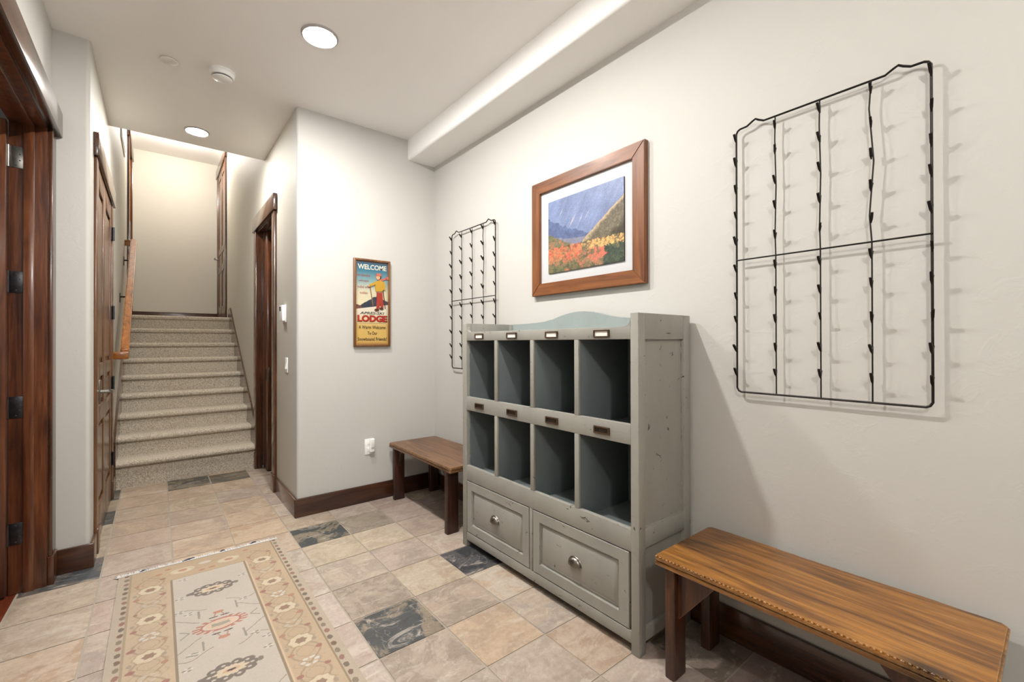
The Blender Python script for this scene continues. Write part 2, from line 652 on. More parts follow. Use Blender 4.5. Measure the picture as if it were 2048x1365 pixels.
# ---- floor: individual slate tiles in one mesh over a grout bed
PAL = [((206, 184, 156), (192, 168, 140)), ((200, 180, 160), (186, 166, 150)), ((212, 182, 148), (200, 164, 124)), ((204, 180, 166), (190, 166, 152)),
       ((196, 176, 150), (178, 156, 128)), ((214, 194, 172), (196, 176, 156))]
DARK = (78, 82, 84)
TILES = {  # (column, row): base colour, patch colour
    (4, 0): ((84, 86, 88), (156, 138, 114)), (4, 4): ((72, 78, 80), (150, 136, 112)), (6, 1): ((70, 70, 76), (100, 98, 102)),
    (4, 1): ((178, 160, 138), (160, 142, 124)), (4, 2): ((172, 156, 136), (188, 170, 148)), (4, 3): ((186, 168, 132), (200, 182, 146)),
    (4, 5): ((206, 188, 160), (194, 172, 140)), (4, -1): ((190, 172, 152), (172, 154, 136)), (4, -2): ((196, 178, 160), (180, 164, 148)),
    (5, 4): ((158, 146, 124), (144, 132, 112)), (5, 3): ((202, 182, 144), (214, 196, 162)), (5, 2): ((200, 178, 164), (186, 166, 152)),
    (5, 1): ((212, 196, 164), (200, 180, 146)), (5, 0): ((160, 144, 124), (178, 158, 136)), (5, -1): ((214, 180, 138), (202, 170, 132)),
    (5, -2): ((200, 182, 164), (190, 172, 154)), (5, 5): ((206, 190, 172), (192, 176, 158)),
    (6, 4): ((196, 172, 160), (186, 164, 150)), (6, 3): ((204, 178, 158), (192, 168, 150)), (6, 2): ((204, 180, 158), (218, 200, 180)),
    (6, 0): ((210, 178, 142), (216, 194, 166)), (6, -1): ((180, 166, 154), (192, 174, 156)), (6, -2): ((208, 180, 154), (198, 166, 136)),
    (6, -3): ((204, 184, 170), (194, 172, 160)), (7, -3): ((128, 112, 96), (110, 98, 86)), (7, -4): ((146, 126, 122), (134, 116, 112)), (6, -4): ((150, 130, 126), (138, 120, 116)),
    (6, 5): ((186, 162, 150), (176, 152, 140)), (7, 3): ((170, 148, 138), (160, 140, 130)), (7, 4): ((168, 146, 136), (158, 138, 128)),
    (3, 1): ((214, 194, 184), (206, 186, 176)), (3, 2): ((206, 190, 174), (196, 178, 160)), (3, 3): ((208, 196, 176), (192, 180, 160)), (3, 0): ((216, 198, 188), (206, 186, 174)),
    (3, -1): ((212, 194, 184), (204, 184, 172)),
    (3, 4): ((214, 188, 158), (206, 178, 146)), (3, 5): ((218, 184, 140), (206, 168, 122)), (3, 6): ((212, 180, 138), (200, 166, 124)),
    (3, 7): ((214, 186, 148), (198, 168, 130)), (3, 8): ((190, 168, 148), (180, 156, 136)), (3, 9): ((208, 178, 138), (190, 160, 122)),
    (3, 10): ((92, 84, 70), (132, 116, 88)), (3, 11): ((206, 176, 136), (190, 160, 120)),
    (2, 4): ((222, 188, 144), (212, 172, 124)), (2, 5): ((208, 174, 132), (196, 164, 126)), (2, 6): ((200, 168, 134), (188, 160, 132)),
    (2, 7): ((196, 168, 138), (184, 158, 130)), (2, 8): ((176, 152, 112), (196, 172, 132)), (2, 9): ((206, 172, 130), (192, 160, 120)),
    (2, 10): ((84, 80, 72), (140, 124, 98)), (2, 11): ((96, 90, 80), (140, 124, 98)),
    (1, 3): ((206, 182, 162), (198, 172, 150)), (1, 4): ((200, 178, 162), (190, 166, 150)), (1, 5): ((202, 180, 162), (192, 168, 150)), (1, 6): ((202, 174, 146), (194, 166, 138)),
    (1, 7): ((206, 174, 136), (192, 164, 132)), (1, 8): ((186, 162, 128), (198, 170, 134)), (1, 9): ((206, 174, 136), (196, 164, 126)), (1, 10): ((212, 182, 142), (198, 168, 130)),
    (0, 5): ((82, 88, 94), (120, 110, 102)), (0, 4): ((204, 182, 152), (190, 168, 138)), (0, 3): ((206, 186, 160), (196, 174, 146)), (0, 6): ((196, 178, 142), (182, 164, 128)),
    (0, 7): ((192, 176, 142), (178, 160, 126)), (0, 8): ((78, 80, 80), (108, 100, 90)), (0, 9): ((178, 160, 120), (160, 142, 104)), (0, 10): ((96, 92, 88), (130, 120, 104)),
}


def build_floor():
    bm = B()
    t1 = bm.loops.layers.float_color.new('tint')
    t2 = bm.loops.layers.float_color.new('tint_patch')
    sh = bm.loops.layers.float_vector.new('shift')
    gap = 0.004
    rs = random.Random(12)

    def tile(x0, x1, y0, y1, cols):
        dark = sum(cols[0]) < 300
        mean = (212, 186, 167)
        ca, cb_ = [tuple(v if dark else v * 0.66 + mm * 0.34 for v, mm in zip(c, mean)) for c in cols]
        if not dark:
            cb_ = tuple(p + (q - p) * 1.9 for p, q in zip(ca, cb_))
        a, b = S(*ca), S(*cb_)
        off = Vector((rs.uniform(-9, 9), rs.uniform(-9, 9), rs.uniform(-9, 9)))
        j = [rs.uniform(-0.0012, 0.0012) for _ in range(4)]
        vs = [bm.verts.new(p) for p in ((x0 + gap + j[0], y0 + gap + j[1], 0), (x1 - gap + j[2], y0 + gap + j[0], 0), (x1 - gap + j[1], y1 - gap + j[3], 0), (x0 + gap + j[3], y1 - gap + j[2], 0))]
        lo = [bm.verts.new((v.co.x, v.co.y, -0.004)) for v in vs]
        fs = [bm.faces.new(vs)] + [bm.faces.new((vs[i], lo[i], lo[(i + 1) % 4], vs[(i + 1) % 4])) for i in range(4)]
        for f in fs:
            f.material_index = 0
            for lp in f.loops:
                lp[t1], lp[t2], lp[sh] = a, b, off
    x0 = -0.549
    for i in range(0, 9):
        for j in range(-15, 13):
            xa, xb = x0 + 0.311 * i, x0 + 0.311 * (i + 1)
            ya, yb = 1.725 + 0.309 * j, 1.725 + 0.309 * (j + 1)
            xb = min(xb, XR + 0.02)
            if xa > XR or ya < YF - 0.3:
                continue
            tile(xa, xb, ya, yb, TILES.get((i, j)) or rs.choice(PAL))
    fs = [f for f in bm.faces]
    vs = [bm.verts.new(p) for p in ((-0.556, YF - 0.1, -0.0025), (XR + 0.1, YF - 0.1, -0.0025), (XR + 0.1, 5.9, -0.0025), (-0.556, 5.9, -0.0025))]
    g = bm.faces.new(vs)
    g.material_index = 1
    lo = [bm.verts.new((v.co.x, v.co.y, -0.08)) for v in vs]
    for k in range(4):
        f = bm.faces.new((vs[k], lo[k], lo[(k + 1) % 4], vs[(k + 1) % 4]))
        f.material_index = 1
    bmesh.ops.recalc_face_normals(bm, faces=bm.faces[:])
    for f in bm.faces:
        if abs(f.normal.z) > 0.9 and f.normal.z < 0:
            f.normal_flip()
    return tag(obj('floor', bm, [M['slate'], M['grout']]), 'multicolour square slate tile floor of the entry hall', 'floor', kind='structure')


build_floor()
bm = B()
box(bm, -2.6, -0.556, 0.8, 5.0, -0.08, -0.002)
struct('floor_side', bm, M['woodfloor'], 'reddish wood floor glimpsed through the open door at left', 'floor')

# ---- walls
bm = B()
box(bm, XR, XR + 0.12, YF - 0.12, 6.1, -0.08, 3.12)
struct('wall_right', bm, M['wall'], 'long warm white wall behind the cabinet and benches', 'wall')


def arc(cx, cy, r, a0, a1, n=7):
    return [(cx + r * math.cos(math.radians(a0 + (a1 - a0) * k / n)), cy + r * math.sin(math.radians(a0 + (a1 - a0) * k / n))) for k in range(n + 1)]


bm = B()
rr = 0.022
prism(bm, [(XR + 0.01, YB), (XR + 0.01, YB + 0.13), (XH, YB + 0.13)] + arc(XH + rr, YB + rr, rr, 180, 270), 'z', -0.08, 3.12)
struct('wall_back', bm, M['wall'], 'warm white wall with the ski lodge sign on it', 'wall')

bm = B()
HT = XH + 0.13
box(bm, XH, HT, YB + 0.13, 4.25, -0.08, 3.0)
box(bm, XH, HT, 4.25, 5.1, 2.4, 3.0)
box(bm, XH, HT, 5.1, YE + 0.1 if YE > 5.1 else 5.1001, -0.08, 3.0)
box(bm, XH, HT, 5.1001, YT, -0.08, 3.0)
box(bm, XH, HT, YE, YT + 0.12, 3.0, CT + 0.1)
struct('wall_hall_right', bm, M['hall'], 'cream hall wall with the pocket door running up beside the stairs', 'wall')

bm = B()
prism(bm, [(XD - 0.13, YP), (XD - 0.13, YP + 0.13), (XL, YP + 0.13)] + list(reversed(arc(XL - rr, YP + rr, rr, 270, 360))), 'z', -0.08, 3.12)
struct('wall_return', bm, M['wall'], 'narrow white return wall between the two left doors', 'wall')

bm = B()
LT = XL - 0.13
box(bm, LT, XL, YP + 0.13, 3.75, -0.08, 3.0)
box(bm, LT, XL, 3.75, 4.82, 2.405, 3.0)
box(bm, LT, XL, 4.82, YT, -0.08, 3.0)
box(bm, LT, XL, YE, 7.55, 3.0, CT + 0.1)
box(bm, LT, XL, 7.55, 8.4, 3.93, CT + 0.1)
box(bm, LT, XL, 8.4, YT + 0.12, 3.0, CT + 0.1)
struct('wall_hall_left', bm, M['hall'], 'cream hall wall on the handrail side of the stairs', 'wall')

bm = B()
DT = XD - 0.13
box(bm, DT, XD, YF - 0.12, 2.2, -0.08, 3.12)
box(bm, DT, XD, 2.2, 3.345, 2.41, 3.12)
box(bm, DT, XD, 3.345, YP, -0.08, 3.12)
struct('wall_left', bm, M['wall'], 'white wall above the open door at the left edge', 'wall')

bm = B()
box(bm, XD, XR, YF - 0.12, YF, -0.08, 3.12)
struct('wall_front', bm, M['wall'], 'white wall behind the viewer', 'wall')

bm = B()
box(bm, XL - 0.3, XH + 0.3, YT, YT + 0.12, 1.4, CT + 0.1)
struct('wall_stairtop', bm, M['hall'], 'tall blank cream wall at the top of the stairs', 'wall')

bm = B()
box(bm, -2.6, -2.5, 0.8, 5.0, -0.08, 3.1)
box(bm, -2.6, DT, 4.3, 4.4, -0.08, 3.1)
box(bm, -2.6, DT, 0.8, 0.9, -0.08, 3.1)
box(bm, -2.6, DT, 0.8, 5.0, 3.0, 3.1)
struct('wall_side_room', bm, M['wall'], 'pale wall of the room beyond the open door at left', 'wall')

bm = B()
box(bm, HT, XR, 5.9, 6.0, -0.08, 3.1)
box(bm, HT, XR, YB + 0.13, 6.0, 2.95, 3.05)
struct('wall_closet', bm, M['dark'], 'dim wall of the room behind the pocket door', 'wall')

# ---- ceilings and soffit
bm = B()
box(bm, XD - 0.1, XR + 0.1, YF - 0.1, YP + 0.1, CEIL, CEIL + 0.1)
box(bm, XL - 0.02, XR + 0.1, YP + 0.1, YE, CEIL, CEIL + 0.1)
box(bm, XL - 0.02, XH + 0.02, YE - 0.12, YE, CEIL + 0.1, CT + 0.1)
struct('ceiling', bm, M['ceil'], 'white ceiling with two round recessed lights', 'ceiling')
bm = B()
box(bm, XL - 0.1, XH + 0.1, YE - 0.12, YT + 0.1, CT, CT + 0.1)
struct('ceiling_stairs', bm, M['ceil'], 'higher cream ceiling over the top of the stairs', 'ceiling')
bm = B()
xs, zs, r = 1.671, 2.828, 0.02
pts = [(XR, zs), (XR, CEIL), (xs, CEIL)] + [(xs + r - r * math.cos(math.radians(90 * k / 6)), zs + r - r * math.sin(math.radians(90 * k / 6))) for k in range(7)]
prism(bm, pts, 'y', YF, YB)
struct('trim_1', bm, M['ceil'], 'long boxed white soffit along the top of the right wall', 'soffit')

# ---- baseboards
BH, BT = 0.135, 0.018


def baseboard(name, boxes, mat, label):
    bm = B()
    for b in boxes:
        box(bm, *b, 0.0, BH, 0.004)
    return struct(name, bm, mat, label, 'baseboard')


baseboard('baseboard_right', [(XR - BT, XR, YF, YB)], M['trim_y'], 'dark stained baseboard along the wall behind the benches')
baseboard('baseboard_back', [(XH - BT, XR - BT, YB - BT, YB)], M['trim_x'], 'dark stained baseboard under the ski lodge sign')
baseboard('baseboard_hall_right', [(XH - BT, XH, YB - BT + 0.0002, 4.19)], M['trim_y'], 'dark baseboard from the corner to the pocket door')
baseboard('baseboard_return', [(XD + 0.018, XL + BT, YP - BT, YP)], M['trim_x'], 'dark baseboard under the narrow return wall at left')
baseboard('baseboard_hall_left', [(XL, XL + BT, YP - BT + 0.0002, 3.648), (XL, XL + BT, 4.952, 5.12)], M['trim_y'], 'short dark baseboard pieces beside the left hall door')
bm = B()
box(bm, XL, XH, YT - BT, YT, LAND, LAND + BH, 0.004)
struct('baseboard_landing', bm, M['trim_x'], 'dark baseboard at the foot of the stair top wall', 'baseboard')

# ------------------------------------------------------------------ doors
def hinge_part(parent, x, y, z, mat, face='-y', h=0.11):
    """leaf on a jamb facing -y with its barrel toward -x"""
    bm = B()
    box(bm, x, x + 0.045, y - 0.003, y, z - h / 2, z + h / 2, 0.001)
    hg = obj('hinge', bm, mat, parent)
    bm = B()
    tube(bm, [(x - 0.008, y - 0.006, z - h / 2), (x - 0.008, y - 0.006, z + h / 2)], 0.007, 10)
    box(bm, x - 0.03, x - 0.008, y - 0.004, y - 0.001, z - h / 2, z + h / 2)
    obj('barrel', bm, mat, hg)
    for dz, dx in ((0.38, 0.02), (0.14, 0.033), (-0.14, 0.033), (-0.38, 0.02)):
        bm = B()
        box(bm, x + dx - 0.003, x + dx + 0.003, y - 0.0042, y - 0.002, z + dz * h - 0.003, z + dz * h + 0.003, 0.001)
        obj('screw', bm, M['grille'], hg)
    return hg


# door_1: open door in the left wall
d1 = thing('door_1', (XD, 2.88, 0), 'open dark red wood door and doorway at the left edge', 'door', kind='structure')
bm = B()
box(bm, XD, XD + 0.019, 3.345, 3.448, 0.15, 2.405, 0.003)
obj('casing', bm, M['trim'], d1)
bm = B()
box(bm, XD, XD + 0.019, 2.09, 2.2, 0.0, 2.405, 0.003)
obj('casing', bm, M['trim'], d1)
bm = B()
box(bm, XD, XD + 0.026, 3.338, 3.449, 0, 0.15, 0.004)
obj('plinth_block', bm, M['trim'], d1)
bm = B()
box(bm, XD, XD + 0.043, 2.06, 3.463, 2.406, 2.54, 0.003)
obj('header', bm, M['trim_y'], d1)
bm = B()
box(bm, XD - 0.135, XD, 3.332, 3.345, 0, 2.41)
box(bm, XD - 0.135, XD, 2.2, 2.213, 0, 2.41)
box(bm, XD - 0.135, XD, 2.2, 3.345, 2.397, 2.41)
obj('jamb', bm, M['reddoor'], d1)
bm = B()
box(bm, XD - 0.082, XD - 0.044, 3.318, 3.332, 0, 2.397, 0.002)
box(bm, XD - 0.082, XD - 0.044, 2.213, 3.332, 2.383, 2.397, 0.002)
obj('door_stop', bm, M['reddoor'], d1)
bm = B()
box(bm, -1.70, -0.5865, 3.290, 3.335, 0.012, 2.392, 0.002)
leaf = obj('door_leaf', bm, M['reddoor'], d1)
bm = B()
for z0, z1 in ((0.25, 0.8), (0.92, 1.12), (1.25, 2.25)):
    for x0, x1 in ((-1.39, -1.08), (-1.0, -0.71)):
        box(bm, x0, x1, 3.284, 3.291, z0, z1, 0.006)
obj('panel', bm, M['reddoor'], leaf)
for z, mt in ((2.22, 'steel'), (1.583, 'darksteel'), (0.946, 'darksteel'), (0.304, 'darksteel')):
    hinge_part(d1, -0.578, 3.332, z, M[mt])

# door_2: panelled door of the left hall wall
d2 = thing('door_2', (XL, 4.28, 0), 'brown panelled door with chrome lever left of the stairs', 'door', kind='structure')
for y0, y1 in ((3.65, 3.755), (4.845, 4.95)):
    bm = B()
    box(bm, XL, XL + 0.015, y0, y1, 0.15, 2.40, 0.003)
    obj('casing', bm, M['door'], d2)
    bm = B()
    box(bm, XL, XL + 0.022, y0 - 0.003, y1 + 0.001, 0, 0.15, 0.003)
    obj('plinth_block', bm, M['trim'], d2)
bm = B()
box(bm, XL, XL + 0.027, 3.625, 4.975, 2.402, 2.54, 0.003)
obj('header', bm, M['trim_y'], d2)
bm = B()
FX = -0.288
box(bm, FX - 0.045, FX - 0.012, 3.757, 4.843, 0.01, 2.395)
leaf = obj('door_leaf', bm, M['door'], d2)
bm = B()
Z = [0.012, 0.237, 0.76, 0.87, 1.053, 1.142, 2.26, 2.394]
for y0, y1 in ((3.758, 3.85), (4.165, 4.33), (4.73, 4.842)):
    box(bm, FX - 0.012, FX, y0, y1, 0.012, 2.394, 0.003)
for z0, z1 in ((Z[0], Z[1]), (Z[2], Z[3]), (Z[4], Z[5]), (Z[6], Z[7])):
    for y0, y1 in ((3.85, 4.165), (4.33, 4.73)):
        box(bm, FX - 0.012, FX, y0, y1, z0, z1, 0.003)
obj('stiles_and_rails', bm, M['door'], leaf)
for z0, z1 in ((Z[1], Z[2]), (Z[3], Z[4]), (Z[5], Z[6])):
    for y0, y1 in ((3.85, 4.165), (4.33, 4.73)):
        bm = B()
        box(bm, FX - 0.013, FX - 0.005, y0 + 0.03, y1 - 0.03, z0 + 0.03, z1 - 0.03, 0.006, 1)
        obj('panel', bm, M['door'], leaf)
bm = B()
box(bm, FX, FX + 0.012, 3.775, 3.83, 0.89, 1.04, 0.003)
hd = obj('lever_handle', bm, M['pewter'], d2, label='chrome lever handle')
bm = B()
tube(bm, [(FX + 0.01, 3.80, 0.965), (FX + 0.06, 3.80, 0.965)], 0.011, 12)
tube(bm, [(FX + 0.055, 3.79, 0.965), (FX + 0.06, 3.82, 0.965), (FX + 0.062, 3.93, 0.962)], [0.011, 0.010, 0.007], 12)
obj('lever', bm, M['steel'], hd)
for z in (2.16, 1.52, 0.95, 0.335):
    bm = B()
    tube(bm, [(FX + 0.012, 4.838, z - 0.055), (FX + 0.012, 4.838, z + 0.055)], 0.008, 10)
    box(bm, FX - 0.001, FX + 0.003, 4.80, 4.88, z - 0.05, z + 0.05)
    obj('hinge', bm, M['darksteel'], d2)

# door_3: pocket door in the right hall wall
d3 = thing('door_3', (XH, 4.68, 0), 'half open brown pocket door right of the stairs', 'door', kind='structure')
bm = B()
box(bm, XH - 0.021, XH, 4.195, 4.30, 0.15, 2.40, 0.003)
obj('casing', bm, M['trim'], d3)
bm = B()
box(bm, XH - 0.021, XH, 5.10, 5.205, 0.16, 2.40, 0.003)
obj('casing', bm, M['trim'], d3)
bm = B()
box(bm, XH - 0.028, XH, 4.19, 4.305, 0, 0.15, 0.004)
obj('plinth_block', bm, M['trim'], d3)
bm = B()
box(bm, XH - 0.028, XH, 5.095, 5.21, 0, 0.16, 0.004)
obj('plinth_block', bm, M['trim'], d3)
bm = B()
box(bm, XH - 0.032, XH, 4.165, 5.235, 2.402, 2.54, 0.003)
obj('header', bm, M['trim_y'], d3)
bm = B()
box(bm, XH, XH + 0.05, 5.088, 5.1, 0, 2.4)
box(bm, XH + 0.095, HT, 5.088, 5.1, 0, 2.4)
box(bm, XH, HT, 4.25, 4.262, 0, 2.4)
box(bm, XH, XH + 0.05, 4.262, 5.088, 2.385, 2.4)
box(bm, XH + 0.095, HT, 4.262, 5.088, 2.385, 2.4)
obj('jamb', bm, M['trim'], d3)
bm = B()
box(bm, XH + 0.055, XH + 0.092, 4.92, 5.5, 0.012, 2.38, 0.003)
leaf = obj('door_leaf', bm, M['reddoor'], d3)
bm = B()
box(bm, XH + 0.062, XH + 0.085, 4.917, 4.922, 0.88, 1.03, 0.001)
pl = obj('edge_pull', bm, M['bronze'], leaf, label='brass edge pull')
bm = B()
box(bm, XH + 0.068, XH + 0.079, 4.9155, 4.918, 0.91, 1.0)
obj('slot', bm, M['darkbronze'], pl)
bm = B()
box(bm, XH + 0.053, XH + 0.056, 4.955, 5.005, 0.9, 1.01, 0.001)
obj('face_pull', bm, M['darkbronze'], leaf)
bm = B()
box(bm, XH + 0.035, XH + 0.05, 5.05, 5.075, 0.004, 0.04, 0.002)
obj('floor_guide', bm, M['steel'], d3)

# door_4 and door_5: at the head of the stairs
d4 = thing('door_4', (XH, 8.2, LAND), 'panelled door on the right at the top of the stairs', 'door', kind='structure')
for y0, y1 in ((7.62, 7.73), (8.69, 8.80)):
    bm = B()
    box(bm, XH - 0.02, XH, y0, y1, LAND, 3.99, 0.003)
    obj('casing', bm, M['trim'], d4)
bm = B()
box(bm, XH - 0.03, XH, 7.59, 8.83, 3.992, 4.12, 0.003)
obj('header', bm, M['trim_y'], d4)
bm = B()
box(bm, XH - 0.004, XH, 7.73, 8.69, LAND + 0.01, 3.99)
leaf = obj('door_leaf', bm, M['door'], d4)
bm = B()
for y0, y1 in ((7.73, 7.83), (8.16, 8.26), (8.59, 8.69)):
    box(bm, XH - 0.012, XH - 0.004, y0, y1, LAND + 0.012, 3.988, 0.002)
for z0, z1 in ((0.012, 0.22), (0.76, 0.87), (1.05, 1.15), (2.24, 2.36)):
    for y0, y1 in ((7.83, 8.16), (8.26, 8.59)):
        box(bm, XH - 0.012, XH - 0.004, y0, y1, LAND + z0, LAND + z1, 0.002)
obj('stiles_and_rails', bm, M['door'], leaf)
bm = B()
tube(bm, [(XH - 0.012, 8.62, 2.63), (XH - 0.07, 8.62, 2.63)], 0.01, 10)
tube(bm, [(XH - 0.068, 8.625, 2.63), (XH - 0.068, 8.50, 2.635)], 0.008, 10)
obj('lever_handle', bm, M['steel'], d4, label='chrome lever handle')

d5 = thing('door_5', (XL, 7.95, LAND), 'narrow view of a wood doorway on the left at the top of the stairs', 'door', kind='structure')
for y0, y1 in ((7.45, 7.56), (8.39, 8.5)):
    bm = B()
    box(bm, XL, XL + 0.022, y0, y1, LAND, 3.925, 0.003)
    obj('casing', bm, M['trim'], d5)
bm = B()
box(bm, XL, XL + 0.034, 7.42, 8.53, 3.927, 4.06, 0.003)
obj('header', bm, M['trim_y'], d5)
bm = B()
box(bm, LT, XL, 8.372, 8.4, LAND, 3.93)
box(bm, LT, XL, 7.55, 7.562, LAND, 3.93)
obj('jamb', bm, M['rail'], d5)
bm = B()
box(bm, LT - 0.05, LT - 0.005, 7.5, 8.45, LAND, 3.93)
obj('door_leaf', bm, M['reddoor'], d5)

# ------------------------------------------------------------------ stairs
st = thing('staircase', (0.25, 5.15, 0), 'carpeted stairs rising to the landing at the end of the hall', 'staircase')
X0, X1 = XL + 0.0185, XH - 0.0175


def step_bm(k):
    yn, zt = 5.13 + 0.257 * (k - 1), 0.232 + 0.174 * (k - 1)
    zp = 0.0 if k == 1 else zt - 0.174
    yr = yn + 0.028
    end = yr + 0.257 if k < 9 else YT - 0.02
    bm = B()
    prof = [(yr, zp), (yr, zt - 0.052)]
    for a in range(0, 7):
        t = math.radians(-90 + 30 * a)
        prof.append((yn + 0.024 - 0.024 * math.cos(t), zt - 0.026 + 0.026 * math.sin(t)))
    prof += [(end, zt), (end, zp)]
    prism(bm, prof, 'x', X0, X1)
    return bm


for k in range(1, 10):
    obj('step', step_bm(k), M['carpet'], st)


def skirt(x0, x1, ystart):
    bm = B()
    ln = lambda y: 0.389 + 0.6536 * (y - 5.082)
    pts = [(ystart, 0.0), (ystart, ln(ystart)), (7.17, ln(7.17)), (7.36, ln(7.17)), (7.36, 1.45), (ystart + 0.25, 0.0)]
    prism(bm, pts, 'x', x0, x1)
    return bm


obj('skirt_board', skirt(XH - 0.017, XH - 0.0002, 5.215), M['trim_y'], st)
obj('skirt_board', skirt(XL + 0.0002, XL + 0.018, 5.122), M['trim_y'], st)

hr = thing('handrail', (XL, 5.9, 1.7), 'honey coloured wooden handrail on the left wall of the stairs', 'handrail')
bm = B()
ya, za, yb_, zb = 5.02, 1.18, 6.92, 2.47
sl = math.atan2(zb - za, yb_ - ya)
h2 = 0.036 / math.cos(sl)
prism(bm, [(ya, za - h2), (yb_, zb - h2), (yb_, zb + h2), (ya, za + h2)], 'x', -0.243, -0.187)
bmesh.ops.bevel(bm, geom=[e for e in bm.edges], offset=0.008, segments=3, affect='EDGES')
obj('rail', bm, M['rail'], hr)
for (y, z) in ((ya, za), (yb_, zb)):
    bm = B()
    box(bm, XL, -0.187, y - 0.028, y + 0.028, z - 0.045, z + 0.018, 0.004)
    obj('wall_return_end', bm, M['rail'], hr)
for y in (6.72, 6.02):
    z = za + (y - ya) * math.tan(sl) - h2
    bm = B()
    box(bm, XL, XL + 0.006, y - 0.018, y + 0.018, z - 0.13, z - 0.03, 0.003)
    br = obj('bracket', bm, M['iron'], hr)
    bm = B()
    tube(bm, [(XL + 0.004, y, z - 0.07), (XL + 0.05, y, z - 0.068), (-0.215, y, z - 0.045), (-0.215, y, z + 0.002)], 0.008, 8)
    obj('arm', bm, M['iron'], br)

wp = thing('wall_panel', (XL, 6.55, 3.6), 'grey framed panel high on the left stairwell wall', 'wall panel')
bm = B()
box(bm, XL, XL + 0.012, 6.12, 6.78, 3.42, 3.95, 0.003)
obj('frame', bm, M['offwhite'], wp)
bm = B()
box(bm, XL + 0.012, XL + 0.015, 6.16, 6.74, 3.46, 3.91)
obj('panel', bm, M['panelgrey'], wp)

# ------------------------------------------------------------------ ceiling fixtures
def can_light(x, y, r, label):
    t = thing('recessed_light', (x, y, CEIL), label, 'light', 'round recessed ceiling lights')
    bm = B()
    lathe(bm, [(r, 0.0), (r * 0.99, -0.006), (r * 0.9, -0.011), (r * 0.84, -0.008), (r * 0.83, 0.0)], (x, y, CEIL), 48)
    obj('trim_ring', bm, M['ring'], t)
    bm = B()
    q = r * 0.83
    lathe(bm, [(q, -0.004), (q * 0.95, -0.008), (q * 0.8, -0.011), (q * 0.55, -0.0125), (q * 0.2, -0.0135), (0.0001, -0.0137)], (x, y, CEIL), 48)
    obj('lens', bm, M['lens'], t)
    return t


can_light(0.716, 2.615, 0.098, 'larger looking round recessed ceiling light beside the boxed soffit')
can_light(0.255, 4.415, 0.085, 'farther round recessed ceiling light just before the stairs')

sm = thing('smoke_detector', (0.325, 3.35, CEIL), 'white round smoke detector with dark side slots on the ceiling', 'smoke detector')
bm = B()
lathe(bm, [(0.072, 0.0), (0.072, -0.008), (0.068, -0.012), (0.067, -0.026), (0.06, -0.034), (0.054, -0.035)], (0.325, 3.35, CEIL), 40)
obj('housing', bm, M['white'], sm)
bm = B()
lathe(bm, [(0.05, -0.03), (0.052, -0.042), (0.05, -0.046)], (0.325, 3.35, CEIL), 40)
obj('slot_ring', bm, M['grille'], sm, label='dark slots')
bm = B()
lathe(bm, [(0.054, -0.042), (0.054, -0.046), (0.045, -0.052), (0.0001, -0.054)], (0.325, 3.35, CEIL), 40)
obj('cap', bm, M['white'], sm)

cp = B()
lathe(cp, [(0.034, 0.0), (0.034, -0.007), (0.046, -0.007), (0.046, -0.0095), (0.043, -0.0115), (0.0001, -0.012)], (0.056, 3.41, CEIL), 40)
tag(obj('sprinkler_cover', cp, M['offwhite'], origin=(0.056, 3.41, CEIL)), 'plain flat white disc cover on the ceiling left of the smoke detector', 'sprinkler cover')

# ------------------------------------------------------------------ wall devices
th = thing('thermostat', (XH, 3.89, 1.5), 'white thermostat on the hall wall above the switch', 'thermostat')
bm = B()
box(bm, XH - 0.006, XH, 3.835, 3.945, 1.435, 1.575, 0.002)
obj('wall_plate', bm, M['white'], th)
bm = B()
box(bm, XH - 0.03, XH - 0.006, 3.84, 3.935, 1.445, 1.57, 0.004)
bd = obj('body', bm, M['white'], th)
bm = B()
box(bm, XH - 0.0315, XH - 0.029, 3.88, 3.93, 1.525, 1.56)
obj('screen', bm, M['grille'], bd)

sw = thing('light_switch', (XH, 3.815, 1.1), 'white rocker light switch on the hall wall below the thermostat', 'switch')
bm = B()
box(bm, XH - 0.006, XH, 3.778, 3.85, 1.04, 1.155, 0.002)
obj('wall_plate', bm, M['white'], sw)
bm = B()
prism(bm, [(XH - 0.005, 1.065), (XH - 0.014, 1.068), (XH - 0.006, 1.13), (XH - 0.005, 1.13)], 'y', 3.798, 3.83)
obj('rocker', bm, M['white'], sw)

ou = thing('wall_outlet', (1.33, YB, 0.44), 'white outlet plate on the wall left of the small bench', 'outlet')
bm = B()
box(bm, 1.294, 1.367, YB - 0.006, YB, 0.375, 0.5, 0.002)
obj('wall_plate', bm, M['white'], ou)
for z in (0.413, 0.463):
    bm = B()
    box(bm, 1.315, 1.347, YB - 0.0085, YB - 0.005, z - 0.014, z + 0.014, 0.001)
    obj('socket', bm, M['offwhite'], ou)
nl = thing('plug_in_night_light', (1.347, YB - 0.008, 0.45), 'small white night light plugged into the wall outlet', 'night light')
bm = B()
box(bm, 1.328, 1.366, YB - 0.035, YB - 0.0086, 0.392, 0.502, 0.008, 3)
obj('body', bm, M['white'], nl)
bm = B()
box(bm, 1.333, 1.361, YB - 0.042, YB - 0.034, 0.43, 0.498, 0.004, 2)
obj('shade', bm, M['offwhite'], nl)

# ------------------------------------------------------------------ cubby cabinet
cb = thing('cubby_cabinet', (1.7, 1.724, 0), 'distressed grey painted cubby cabinet with two drawers against the wall', 'cabinet')
XF, XBK = 1.507, 1.900
Y0, Y1 = 1.069, 2.379


